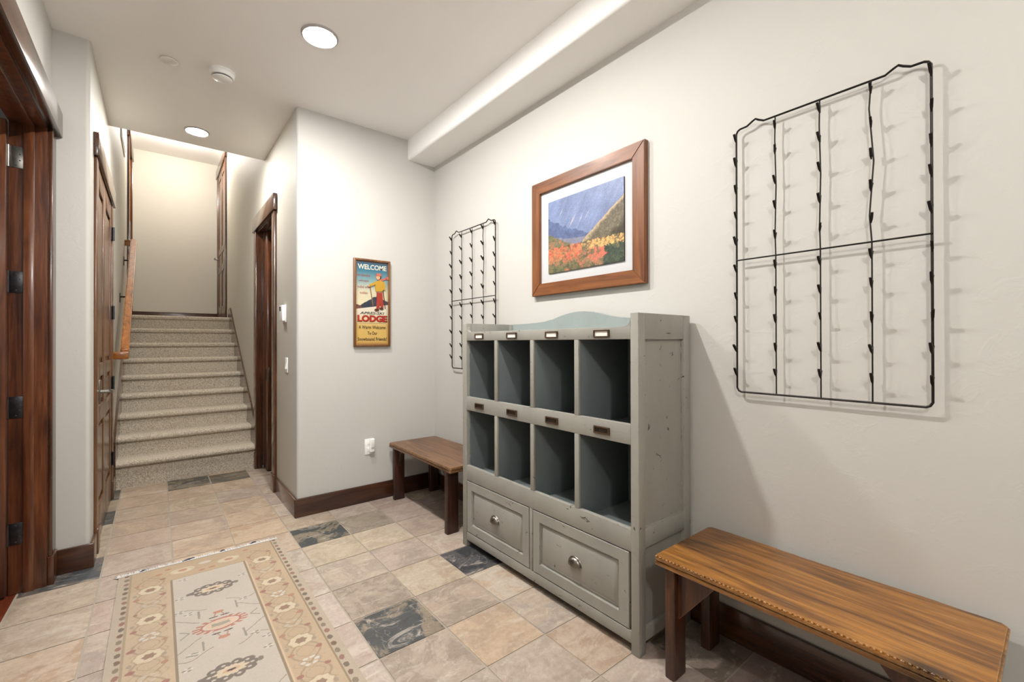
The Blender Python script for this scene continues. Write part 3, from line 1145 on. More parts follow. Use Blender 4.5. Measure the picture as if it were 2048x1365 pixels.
def side_panel(ya, yb, out):
    """frame-and-panel end; out = -1 outer face toward -y"""
    bm = B()
    yo = ya if out < 0 else yb                      # outer face
    rec = (ya + 0.014, yb) if out < 0 else (ya, yb - 0.014)
    box(bm, XF, XF + 0.047, ya, yb, 0.0, 1.39, 0.003)
    box(bm, 1.846, XBK, ya, yb, 0.0, 1.39, 0.003)
    for z0, z1 in ((0.05, 0.105), (0.43, 0.51), (1.282, 1.39)):
        box(bm, XF + 0.045, 1.848, ya + 0.0006, yb - 0.0006, z0, z1, 0.002)
    box(bm, XF + 0.045, 1.848, rec[0], rec[1], 0.06, 1.34)
    return bm


obj('side_panel', side_panel(Y0, 1.108, -1), M['cab'], cb)
obj('side_panel', side_panel(2.333, Y1, 1), M['cab'], cb)


def rail(name, z0, z1, y0=1.1075, y1=2.3335, x1=1.53):
    bm = B()
    box(bm, XF + 0.0005, x1, y0, y1, z0, z1, 0.002)
    return obj(name, bm, M['cab'], cb)


tr = rail('top_rail', 1.282, 1.335)
mr = rail('middle_rail', 0.85, 0.934)
lr = rail('lower_rail', 0.414, 0.507)
rail('bottom_rail', 0.042, 0.092)
rail('center_stile', 0.09, 0.415, 1.716, 1.738)
# rounded shoulders joining the top rail to the raised end panels
for ya, sgn in ((1.108, 1), (2.333, -1)):
    bm = B()
    pts = [(ya, 1.333), (ya, 1.366)] + [(ya + sgn * (0.03 - 0.03 * math.cos(math.radians(a))) * 1.0, 1.366 - 0.03 * math.sin(math.radians(a))) for a in (15, 30, 45, 60, 75, 90)] + [(ya + sgn * 0.03, 1.333)]
    prism(bm, pts, 'x', XF + 0.001, 1.53)
    obj('shoulder', bm, M['cab'], cb)
bm = B()
box(bm, 1.53, 1.878, 1.1082, 2.3328, 1.29, 1.325)
obj('top_board', bm, M['crest'], cb)
for z0, z1 in ((0.862, 0.888), (0.438, 0.462)):
    bm = B()
    box(bm, 1.528, 1.878, 1.1082, 2.3328, z0, z1)
    obj('shelf', bm, M['cabin'], cb)
bm = B()
box(bm, 1.878, 1.892, 1.1082, 2.3328, 0.05, 1.33)
obj('back_panel', bm, M['cabin'], cb)
for yc in (2.0285, 1.717, 1.406):
    bm = B()
    box(bm, XF + 0.004, 1.878, yc - 0.012, yc + 0.012, 0.4625, 1.2895, 0.0015)
    dv = obj('divider', bm, M['cabin'], cb)
    bm = B()
    for z0, z1 in ((0.5075, 0.8495), (0.9345, 1.2815)):
        box(bm, XF, XF + 0.012, yc - 0.0135, yc + 0.0135, z0, z1, 0.0015)
    obj('face_strip', bm, M['cab'], dv)
# inner faces of the end panels inside the cubbies
for a, b in ((1.1081, 1.112), (2.329, 2.3329)):
    bm = B()
    box(bm, 1.53, 1.878, a, b, 0.4625, 1.2895)
    obj('liner', bm, M['cabin'], cb)
bm = B()
cz = [(2.333, 1.392), (2.2, 1.391), (2.1, 1.393), (2.013, 1.399), (1.94, 1.411), (1.875, 1.428), (1.81, 1.440), (1.76, 1.4445), (1.724, 1.4455), (1.69, 1.4445), (1.64, 1.440), (1.58, 1.428), (1.51, 1.411), (1.44, 1.400), (1.36, 1.393), (1.25, 1.391), (1.108, 1.392)]
prism(bm, cz + [(1.108, 1.328), (2.333, 1.328)], 'x', 1.878, 1.8995)
obj('crest', bm, M['crest'], cb, label='pale blue grey curved crest')

# drawers
for (a, b) in ((1.7433, 2.3285), (1.1195, 1.7107)):
    bm = B()
    z0, z1 = 0.0968, 0.4092
    ring_panel(bm, a, b, z0, z1, [(0.0, 1.528), (0.0, 1.5085), (0.0015, 1.507), (0.050, 1.507), (0.053, 1.521), (0.057, 1.5215), (0.076, 1.5105), (0.078, 1.5095)])
    dw = obj('drawer', bm, M['cab'], cb)
    bm = B()
    box(bm, 1.5285, 1.86, a + 0.01, b - 0.01, z0 + 0.01, z1 - 0.03)
    obj('drawer_box', bm, M['groove'], dw)
    # cup pull: half dome open underneath
    yc, zc = (a + b) / 2 + 0.005, 0.252
    bm = B()
    n, mrows = 18, 7
    rows = []
    for i in range(mrows + 1):
        ph = math.radians(90 * i / mrows)
        row = []
        for k in range(n + 1):
            tt = math.pi * k / n
            row.append(bm.verts.new((1.51 - 0.024 * math.sin(ph), yc + 0.038 * math.cos(tt) * math.cos(ph) if True else 0, zc - 0.012 + 0.036 * math.sin(tt) * math.cos(ph))))
        rows.append(row)
    for i in range(mrows):
        for k in range(n):
            try:
                bm.faces.new((rows[i][k], rows[i][k + 1], rows[i + 1][k + 1], rows[i + 1][k]))
            except ValueError:
                pass
    bmesh.ops.remove_doubles(bm, verts=bm.verts[:], dist=0.0004)
    bmesh.ops.recalc_face_normals(bm, faces=bm.faces[:])
    for f in bm.faces[:]:
        f.normal_update()
    rim = [(1.509, yc + 0.040 * math.cos(math.pi * k / 16), zc - 0.013 + 0.038 * math.sin(math.pi * k / 16)) for k in range(17)]
    tube(bm, rim, 0.0028, 6)
    obj('cup_pull', bm, M['pewter'], dw, label='pewter cup pull')
bm = B()
box(bm, 1.526, 1.5285, 1.11, 2.332, 0.092, 0.414)
obj('drawer_shadow_gap', bm, M['groove'], cb)  # dark sheet that colours in the shade between drawers and frame

# label holders
for row, (z, par) in enumerate(((1.3075, tr), (0.888, mr))):
    for y in (2.192, 1.880, 1.568, 1.2565):
        bm = B()
        w, h = 0.043, 0.0165
        box(bm, 1.5005, 1.5075, y - w, y + w, z + h - 0.006, z + h, 0.0008)
        box(bm, 1.5005, 1.5075, y - w, y + w, z - h, z - h + 0.006, 0.0008)
        box(bm, 1.5005, 1.5075, y - w, y - w + 0.007, z - h + 0.006, z + h - 0.006)
        box(bm, 1.5005, 1.5075, y + w - 0.007, y + w, z - h + 0.006, z + h - 0.006)
        lh = obj('label_holder', bm, M['bronze'], cb)
        bm = B()
        box(bm, 1.5045, 1.5076, y - w + 0.006, y + w - 0.006, z - h + 0.005, z + h - 0.005)
        if row == 0:
            obj('paper_label', bm, M['paper'], lh, label='white paper label')
        else:
            obj('back_plate', bm, M['darkbronze'], lh)
            for s in (-1, 1):
                bm = B()
                lathe(bm, [(0.0035, -0.0005), (0.003, -0.0028), (0.0001, -0.0032)], (1.5045, y + s * 0.022, z), 10, 'x')
                obj('screw', bm, M['darkbronze'], lh)

# ------------------------------------------------------------------ benches
def bench(x0, x1, y0, y1, zt, leg_x, leg_y, top_mat, leg_mat, label, beads):
    t = thing('wooden_bench', ((x0 + x1) / 2, (y0 + y1) / 2, 0), label, 'bench', 'rustic benches along the right wall')
    bm = B()
    # slightly irregular plank outline
    rs = random.Random(int(y0 * 100) + 3)
    n = 40
    edge = []
    for k in range(n + 1):
        f = k / n
        edge.append((x1 + 0.003 * math.sin(9 * f + y0) + rs.uniform(-0.0015, 0.0015), y0 + 0.015 + (y1 - y0 - 0.03) * f))
    front = []
    for k in range(n + 1):
        f = k / n
        front.append((x0 + rs.uniform(-0.0008, 0.0008), y1 - 0.012 - (y1 - y0 - 0.024) * f))
    out = [(x1 - 0.015, y0)] + edge + [(x1 - 0.015, y1)] + [(x0 + 0.012, y1)] + front + [(x0 + 0.012, y0)]
    prism(bm, out, 'z', zt - 0.018, zt)
    top_edges = [e for e in bm.edges if all(abs(v.co.z - zt) < 1e-5 for v in e.verts) or all(abs(v.co.z - zt + 0.018) < 1e-5 for v in e.verts)]
    bmesh.ops.bevel(bm, geom=top_edges, offset=0.005, segments=2, affect='EDGES')
    o = obj('seat', bm, top_mat, t)
    bm = B()
    box(bm, x0 + 0.002, x1 - 0.004, y0 + 0.003, y1 - 0.003, zt - 0.036, zt - 0.0185, 0.005)
    obj('lower_lip', bm, top_mat, t)
    if beads:
        bm = B()
        k = y0 + 0.02
        while k < y1 - 0.01:
            r = bmesh.ops.create_uvsphere(bm, u_segments=8, v_segments=5, radius=1.0)
            ln = rs.uniform(0.0052, 0.0066)
            for v in r['verts']:
                v.co = Vector((x0 + 0.0045 + v.co.x * 0.0058, k + v.co.y * ln, zt - 0.0035 + v.co.z * 0.0052))
            k += 0.0142
        obj('beaded_edge', bm, top_mat, t, label='row of carved notches along the front edge')
    for lx0, lx1 in leg_x:
        for ly0, ly1 in leg_y:
            bm = B()
            box(bm, lx0, lx1, ly0, ly1, 0.0, zt - 0.036, 0.006, 3)
            obj('leg', bm, leg_mat, t)
    zb_ = zt - 0.0365
    xa = leg_x[0][0] + 0.03
    for ly, sg in ((leg_y[-1][0], -1), (leg_y[0][1], 1)):
        bm = B()
        pts = [(ly, zb_), (ly + sg * 0.15, zb_), (ly + sg * 0.145, zb_ - 0.02), (ly + sg * 0.004, zb_ - 0.195), (ly, zb_ - 0.195)]
        if not beads:
            pts = [(ly, zb_), (ly + sg * 0.12, zb_), (ly + sg * 0.085, zb_ - 0.02), (ly + sg * 0.05, zb_ - 0.055), (ly + sg * 0.025, zb_ - 0.11), (ly, zb_ - 0.15)]
        prism(bm, pts, 'x', xa, xa + 0.022)
        obj('corner_bracket', bm, leg_mat, t)
    return t


bench(1.474, 1.898, 0.098, 0.982, 0.46, ((1.502, 1.585), (1.765, 1.85)), ((0.14, 0.18), (0.912, 0.952)), M['bench'], M['benchleg'],
      'long golden brown bench with a notched edge at the lower right', True)
bench(1.470, 1.898, 2.474, 3.44, 0.458, ((1.492, 1.58), (1.815, 1.897)), ((2.545, 2.585), (3.374, 3.414)), M['bench2'], M['benchleg2'],
      'dark brown wooden bench in the corner between the sign wall and the grey cabinet', False)

# ------------------------------------------------------------------ wire racks
def wire_rack(y_right, y_left, label, hooks):
    z0, z1, zc = 1.062, 2.158, 1.611
    xw = 1.899
    t = thing('wire_rack', (xw, (y_right + y_left) / 2, (z0 + z1) / 2), label, 'wire rack', 'black wire bottle racks on the right wall')
    w = y_left - y_right
    bm = B()
    rc = 0.016
    path = [(xw, y_left, 1.6), (xw, y_left, z1 - rc), (xw, y_left - rc * 0.4, z1 - rc * 0.3), (xw, y_left - rc, z1)]
    for f in (0.13, 0.87):
        yc = y_left - w * f
        path += [(xw, yc + 0.035, z1 + 0.002), (xw - 0.002, yc + 0.012, z1 + 0.014), (xw - 0.004, yc, z1 + 0.018), (xw - 0.002, yc - 0.012, z1 + 0.010), (xw, yc - 0.03, z1 + 0.001)]
    path += [(xw, y_right + rc, z1), (xw, y_right + rc * 0.4, z1 - rc * 0.3), (xw, y_right, z1 - rc), (xw, y_right, z0 + rc), (xw, y_right + rc * 0.4, z0 + rc * 0.3), (xw, y_right + rc, z0),
             (xw, y_left - rc, z0), (xw, y_left - rc * 0.4, z0 + rc * 0.3), (xw, y_left, z0 + rc), (xw, y_left, 1.6)]
    tube(bm, path, 0.0040, 8)
    obj('outer_frame', bm, M['iron'], t)
    ys = [y_left - w * k / 4 for k in range(5)]
    for k in (1, 2, 3):
        bm = B()
        bow = 0.006 if k == 3 else 0.002
        tube(bm, [(xw, ys[k] + bow * math.sin(6 * q / 12.0 * math.pi) * (0 if q > 6 else 1), z1 - (z1 - z0) * q / 12) for q in range(13)], 0.0025, 7)
        obj('wire', bm, M['iron'], t)
    bm = B()
    tube(bm, [(xw - 0.004, y_left, zc), (xw - 0.004, y_right - 0.004, zc - 0.002)], 0.0032, 7)
    obj('cross_wire', bm, M['iron'], t)
    # hooks: folded tin clip with a peg that leans out into the room
    bm = B()
    wd = 0.005
    body = [(0.004, -0.016), (0.005, 0.016), (0.001, 0.018), (-0.005, 0.004), (-0.023, 0.028), (-0.028, 0.024), (-0.012, -0.004), (-0.003, -0.018)]
    prism(bm, body, 'y', -wd, wd)
    bm.verts.ensure_lookup_table()
    for v in bm.verts:
        if v.co.z < -0.01:
            v.co.y *= 0.4
    me = bpy.data.meshes.new('hook')
    bm.to_mesh(me)
    bm.free()
    me.materials.append(M['iron'])
    rs = random.Random(int(y_left * 100))
    offs = [0.035, 0.145, 0.255, 0.362, 0.470, 0.588, 0.695, 0.805, 0.912, 1.012]
    for k in range(5):
        for q, dz in enumerate(offs):
            o = bpy.data.objects.new('hook', me)
            COL.objects.link(o)
            o.parent = t
            yy = ys[k]
            o.location = Vector((xw - 0.002, yy, z1 - dz + rs.uniform(-0.008, 0.008))) - Vector(t.location)
            o.rotation_euler = (rs.uniform(-0.1, 0.1), rs.uniform(-0.12, 0.12), rs.choice((0, 0, 0.2, -0.15, 0.1)))
            s = rs.uniform(0.72, 0.86)
            o.scale = (s, s, s)
    return t


wire_rack(0.258, 0.858, 'large black wire bottle rack above the long golden bench', 0)
wire_rack(2.556, 3.157, 'black wire bottle rack in the corner partly behind the cabinet', 0)

# ------------------------------------------------------------------ framed landscape
pf = thing('framed_picture', (XR, 1.727, 1.92), 'framed autumn mountain photograph above the grey cabinet', 'picture')
py0, py1, pz0, pz1 = 1.303, 2.153, 1.565, 2.284
fw_ = 0.075


def mitred(name, pts, mat, parent, prof):
    """frame member between two mitred ends; prof: (x) back/front"""
    bm = B()
    prism(bm, pts, 'x', XR - 0.0305, XR - 0.001)
    bmesh.ops.bevel(bm, geom=[e for e in bm.edges if all(v.co.x < XR - 0.03 for v in e.verts)], offset=0.003, segments=2, affect='EDGES')
    return obj(name, bm, mat, parent)


a, b, c, d = (py0, pz0), (py1, pz0), (py1, pz1), (py0, pz1)
ia, ib, ic, id_ = (py0 + fw_, pz0 + fw_), (py1 - fw_, pz0 + fw_), (py1 - fw_, pz1 - fw_), (py0 + fw_, pz1 - fw_)
for pts, mk in (((a, b, ib, ia), 'frame'), ((d, c, ic, id_), 'frame'), ((a, d, id_, ia), 'frame_z'), ((b, c, ic, ib), 'frame_z')):
    mitred('frame_rail', list(pts), M[mk], pf, None)
bm = B()
box(bm, XR - 0.014, XR - 0.004, py0 + 0.06, py1 - 0.06, pz0 + 0.06, pz1 - 0.06)
obj('mat_board', bm, M['mat'], pf)
ly0, ly1, lz0, lz1 = 1.434, 2.006, 1.696, 2.138
bm = B()
box(bm, XR - 0.0212, XR - 0.0142, ly0, ly1, lz0, lz1)
mount = obj('photo_mount', bm, M['groove'], pf)


def landscape(nx=380, ny=290):
    # column 0 at the left of the picture (larger y), row 0 at the top
    X = np.linspace(0, 1, nx)[None].repeat(ny, 0)
    Y = np.linspace(0, 1, ny)[:, None].repeat(nx, 1)
    n1 = vnoise(ny, nx, 50, 5, 1)
    n2 = vnoise(ny, nx, 14, 4, 2)
    n3 = vnoise(ny, nx, 6, 3, 3)
    n4 = vnoise(ny, nx, 2.5, 2, 4)
    img = np.zeros((ny, nx, 3))

    def put(mask, col, sh=None, amp=0.3):
        c = np.ones((ny, nx, 3)) * col
        if sh is not None:
            c = c * (1 + amp * (sh - 0.5) * 2)[..., None]
        img[mask] = c[mask]
    put(np.ones((ny, nx), bool), C3(124, 140, 182), n1, 0.3)
    ribs = vnoise(ny, nx, (120, 10), 3, 9)
    shift = (((X + (Y - 0.5) * 0.45) * nx).astype(int)) % nx
    rb = ribs[np.arange(ny)[:, None], shift]
    img[:] = img * (1 + 0.3 * (rb - 0.5))[..., None]
    for (x, y, ln, wd) in ((0.19, 0.20, 0.07, 0.007), (0.36, 0.34, 0.09, 0.012), (0.47, 0.35, 0.05, 0.007), (0.55, 0.33, 0.08, 0.007), (0.40, 0.2, 0.03, 0.005)):
        tt = (X - x) * 0.50 - (Y - y) * 0.87
        dd = (X - x) * 0.87 + (Y - y) * 0.50
        w = wd * np.clip(1 - np.abs(tt) / ln, 0, 1) * (0.5 + n2)
        a = np.clip(1.3 - np.abs(dd) / np.maximum(w, 1e-4), 0, 1) * 0.85
        img[:] = img * (1 - a[..., None]) + C3(200, 190, 192) * a[..., None]
    sh_l = 0.25 + 0.55 * X + 0.07 * (n2 - 0.5)
    put((Y > sh_l) & (X < 0.66), C3(92, 108, 152), n2, 0.35)
    put((Y > 0.50 + 0.2 * X + 0.05 * (n1 - .5)) & (X < 0.6), C3(136, 136, 156), n2, 0.25)
    hill = 0.74 - (np.clip(X - 0.40, 0, 1) / 0.60) ** 0.92 * 0.53 + 0.03 * (n2 - 0.5)
    hm = (Y > hill) & (X > 0.38)
    put(hm, C3(116, 106, 86), n3, 0.5)
    img[hm] = (img * (1 + 0.35 * (n1 - 0.5))[..., None])[hm]
    dep = (Y - hill) / (0.035 + 0.07 * (1 - X))
    a = np.clip(1.25 - dep + 0.9 * (n2 - 0.5), 0, 1) * hm * 0.9
    img[:] = img * (1 - a[..., None]) + (C3(206, 178, 138) * (1 + 0.3 * (n3 - 0.5))[..., None]) * a[..., None]
    a = np.clip((Y - hill - 0.24 - 0.3 * (n1 - 0.5)) * 9, 0, 1) * hm * (X > 0.5) * 0.8
    img[:] = img * (1 - a[..., None]) + (C3(70, 62, 50) * (0.8 + 0.6 * (n3 - 0.3))[..., None]) * a[..., None]
    lh = 0.46 + 0.58 * X + 0.05 * (n2 - 0.5)
    lm = (Y > lh) & (X < 0.42)
    put(lm, C3(124, 120, 88), n3, 0.45)
    k = lm & (n2 + 0.3 * (n4 - 0.5) > 0.55)
    put(k, C3(182, 112, 80), n3, 0.35)
    rs = np.random.RandomState(5)
    put(Y > 0.665 + 0.03 * (n2 - 0.5), C3(100, 82, 56), n3, 0.5)
    pal_l = [(196, 88, 50), (208, 100, 56), (178, 74, 46), (176, 120, 74), (200, 116, 66), (140, 106, 70), (164, 84, 54)]
    pal_r = [(206, 166, 92), (214, 172, 96), (188, 142, 78), (206, 136, 70), (140, 120, 76), (196, 150, 96)]
    N = 1500
    for i in range(N):
        cy = 0.668 + 0.345 * i / N
        cx = rs.rand()
        t = (cy - 0.668) / 0.345
        r = (0.010 + 0.030 * t) * rs.uniform(0.6, 1.5)
        blot = n1[min(int(cy * ny), ny - 1), int(cx * (nx - 1))]
        if cx < 0.48 and t < 0.62:
            col = pal_l[rs.randint(len(pal_l))]
        elif t < 0.36:
            col = pal_r[rs.randint(len(pal_r))]
        elif 0.60 < cx < 0.77 and 0.3 < t < 0.85:
            col = (204, 92, 66) if rs.rand() < 0.75 else (150, 106, 78)
        elif cx >= 0.74:
            col = [(62, 74, 60), (76, 86, 68), (50, 62, 54)][rs.randint(3)]
        else:
            col = [(122, 106, 76), (98, 98, 70), (150, 110, 80), (110, 96, 70), (178, 100, 68), (86, 88, 64)][rs.randint(6)]
        if t > 0.74 and cx < 0.4 and rs.rand() < 0.7:
            col = [(98, 104, 72), (76, 84, 60), (114, 104, 72)][rs.randint(3)]
        if t < 0.6 and blot < 0.40 and rs.rand() < 0.6:
            col = (104, 96, 68)
        rp = int(r * 2.2 * nx) + 2
        iy, ix = int(cy * ny), int(cx * nx)
        ys, xs_ = slice(max(iy - rp, 0), min(iy + rp, ny)), slice(max(ix - rp, 0), min(ix + rp, nx))
        xx, yy, nn, n_ = X[ys, xs_], Y[ys, xs_], n4[ys, xs_], n3[ys, xs_]
        if xx.size == 0:
            continue
        d2 = ((xx - cx) / r) ** 2 + ((yy - cy) / (r * 1.35)) ** 2 + 2.2 * (nn - 0.5) + 1.2 * (n_ - 0.5)
        lum = (1.10 - 0.40 * np.clip((yy - cy) / r, -0.7, 1.2)) * (0.75 + 0.5 * nn)
        k = d2 < 0.9
        img[ys, xs_][k] = (C3(*col)[None, None] * lum[..., None])[k]
    img *= (1 + 0.5 * (n4 - 0.5))[..., None]
    return np.clip(img, 0, 1)


img = landscape()
ny, nx = img.shape[:2]
P = np.zeros((ny, nx, 3))
P[..., 0] = XR - 0.0215
P[..., 1] = np.linspace(ly1, ly0, nx)[None]
P[..., 2] = np.linspace(lz1, lz0, ny)[:, None]
grid_mesh('photo_print', P, img, M['print'], pf, True)['label'] = 'mountain valley with red and gold autumn trees'

# ------------------------------------------------------------------ ski lodge sign
sg = thing('lodge_sign', (1.353, YB, 1.59), 'tall painted wooden ski lodge welcome sign on the back wall', 'sign')
sx0, sx1, sz0, sz1 = 1.203, 1.503, 1.24, 1.94
M['signframe'] = wood('sign_frame', S(92, 54, 26), S(128, 82, 40), S(158, 110, 58), 'z', 0.4, 0.2)
for args in ((sx0, sx0 + 0.017, sz0, sz1), (sx1 - 0.017, sx1, sz0, sz1), (sx0 + 0.017, sx1 - 0.017, sz0, sz0 + 0.017), (sx0 + 0.017, sx1 - 0.017, sz1 - 0.017, sz1)):
    bm = B()
    box(bm, args[0], args[1], YB - 0.027, YB - 0.001, args[2], args[3], 0.004)
    obj('frame_rail', bm, M['signframe'], sg)
bx0, bx1, bz0, bz1 = sx0 + 0.015, sx1 - 0.015, sz0 + 0.015, sz1 - 0.015
bm = B()
box(bm, bx0, bx1, YB - 0.0155, YB - 0.002, bz0, bz1)
obj('board', bm, M['signframe'], sg)


def sign_art(nx=110, ny=270):
    X = np.linspace(0, 1, nx)[None].repeat(ny, 0)
    Y = np.linspace(0, 1, ny)[:, None].repeat(nx, 1)
    n1 = vnoise(ny, nx, 14, 4, 21)
    n2 = vnoise(ny, nx, 4, 3, 22)
    img = np.zeros((ny, nx, 3))
    sky = [(0.0, C3(46, 92, 118)), (0.12, C3(70, 128, 150)), (0.24, C3(140, 176, 178)), (0.36, C3(222, 214, 184)), (0.5, C3(234, 222, 186))]
    for k in range(3):
        img[..., k] = np.interp(Y, [s[0] for s in sky], [s[1][k] for s in sky])
    mt = 0.475 + 0.05 * np.sin(X * 7 + 0.6) - 0.10 * np.clip(X - 0.55, 0, 1) + 0.05 * (n1 - 0.5)
    m = Y > mt
    img[m] = (C3(58, 64, 78)[None, None] * (1 + 0.7 * (n1 - 0.5))[..., None])[m]
    rd = m & (n1 > 0.6) & (X < 0.4)
    img[rd] = C3(126, 76, 66)
    snow = 0.578 - 0.065 * X
    m = Y > snow
    img[m] = C3(236, 226, 204)
    gold = np.clip((Y - 0.62) / 0.16, 0, 1)[..., None]
    img[:] = np.where((Y > 0.6)[..., None], img * (1 - gold) + C3(222, 184, 104) * gold, img)
    low = np.clip((Y - 0.93) / 0.07, 0, 1)[..., None]
    img[:] = img * (1 - 0.45 * low) + C3(190, 128, 60) * 0.45 * low
    e = np.minimum(np.minimum(X, 1 - X) * 1.0, np.minimum(Y, 1 - Y) * 2.4)
    ed = np.clip(1 - e / 0.09, 0, 1)[..., None] * 0.55
    img[:] = img * (1 - ed) + C3(128, 76, 34) * ed
    ln = (np.abs(Y - 0.742) < 0.002) & (X > 0.1) & (X < 0.93)
    img[ln] = C3(120, 84, 44)
    return np.clip(img * (1 + 0.12 * (n2 - 0.5))[..., None], 0, 1)


img = sign_art()
ny, nx = img.shape[:2]
P = np.zeros((ny, nx, 3))
P[..., 1] = YB - 0.0158
P[..., 0] = np.linspace(bx0, bx1, nx)[None]
P[..., 2] = np.linspace(bz1, bz0, ny)[:, None]
grid_mesh('painted_face', P, img, M['signpaint'], sg, True)

M['ink_white'] = plain('white_lettering', S(240, 232, 216), 0.5)
M['ink_red'] = plain('red_lettering', S(188, 40, 26), 0.5)
M['ink_redthin'] = plain('faded_red_lettering', S(172, 74, 72), 0.5)
M['ink_black'] = plain('black_lettering', S(40, 32, 26), 0.5)
M['ink_shadow'] = plain('letter_outline', S(92, 52, 26), 0.5)


def lettering(name, text, cx, f, width, height, mat, depth=0.0008, bold=0.0, shear=0.0, y=None, serif=0.0):
    """text centred at fraction cx across and f down the board, fitted to width x height"""
    cu = bpy.data.curves.new(name, 'FONT')
    cu.body = text
    cu.align_x = 'CENTER'
    cu.align_y = 'CENTER'
    cu.size = 1.0
    cu.offset = bold
    cu.shear = shear
    cu.resolution_u = 3
    tmp = bpy.data.objects.new(name, cu)
    COL.objects.link(tmp)
    dg = bpy.context.evaluated_depsgraph_get()
    me = bpy.data.meshes.new_from_object(tmp.evaluated_get(dg))
    bpy.data.objects.remove(tmp)
    co = np.array([v.co[:] for v in me.vertices])
    lo, hi = co.min(0), co.max(0)
    mid = (lo + hi) / 2
    sx = width / (hi[0] - lo[0])
    sy = height / (hi[1] - lo[1])
    x = bx0 + cx * (bx1 - bx0)
    z = bz1 - f * (bz1 - bz0)
    yy = (YB - 0.0162) if y is None else y
    bm = B()
    bm.from_mesh(me)
    bpy.data.meshes.remove(me)
    for v in bm.verts:
        v.co = Vector((x + (v.co.x - mid[0]) * sx, yy, z + (v.co.y - mid[1]) * sy))
    r = bmesh.ops.extrude_face_region(bm, geom=bm.faces[:])
    for g in r['geom']:
        if isinstance(g, bmesh.types.BMVert):
            g.co.y -= depth
    bmesh.ops.recalc_face_normals(bm, faces=bm.faces[:])
    return obj(name, bm, mat, sg)


def slabs(name, items, mat):
    bm = B()
    for (x0, x1, f0, f1) in items:
        box(bm, bx0 + x0 * (bx1 - bx0), bx0 + x1 * (bx1 - bx0), YB - 0.0172, YB - 0.016, bz1 - f1 * (bz1 - bz0), bz1 - f0 * (bz1 - bz0))
    return obj(name, bm, mat, sg)


lettering('lettering_welcome', 'WELCOME', 0.5, 0.072, 0.235, 0.040, M['ink_white'], 0.002, 0.02)
lettering('lettering_drinks', 'hot chocolate', 0.235, 0.172, 0.105, 0.021, M['ink_redthin'])
lettering('lettering_drinks', 'schnapps', 0.24, 0.242, 0.082, 0.022, M['ink_redthin'])
lettering('lettering_drinks', 'mulled wine', 0.235, 0.312, 0.098, 0.021, M['ink_redthin'])
lettering('lettering_drinks', 'toddies', 0.24, 0.382, 0.062, 0.021, M['ink_redthin'])
lettering('lettering_apres_ski', 'APRES-SKI', 0.5, 0.622, 0.2, 0.021, M['ink_black'], 0.001, 0.01, 0.25)
lettering('lettering_outline', 'LODGE', 0.508, 0.688, 0.246, 0.056, M['ink_shadow'], 0.001, 0.06)
lettering('lettering_lodge', 'LODGE', 0.5, 0.686, 0.236, 0.050, M['ink_red'], 0.0025, 0.035)
lettering('lettering_greeting', 'A Warm Welcome', 0.5, 0.792, 0.222, 0.027, M['ink_black'], 0.001, 0.012)
lettering('lettering_greeting', 'To Our', 0.5, 0.862, 0.080, 0.026, M['ink_black'], 0.001, 0.012)
lettering('lettering_greeting', 'Snowbound Friends!', 0.5, 0.932, 0.238, 0.028, M['ink_black'], 0.001, 0.012)

# carved skier in relief on the sign
M['sk'] = [plain('skier_skin', S(226, 178, 136), 0.5), plain('skier_yellow', S(208, 160, 48), 0.5), plain('skier_red', S(176, 56, 36), 0.5),
           plain('skier_brown', S(86, 46, 28), 0.5), plain('skier_pink', S(206, 112, 92), 0.5), plain('skier_wood', S(150, 106, 52), 0.5)]


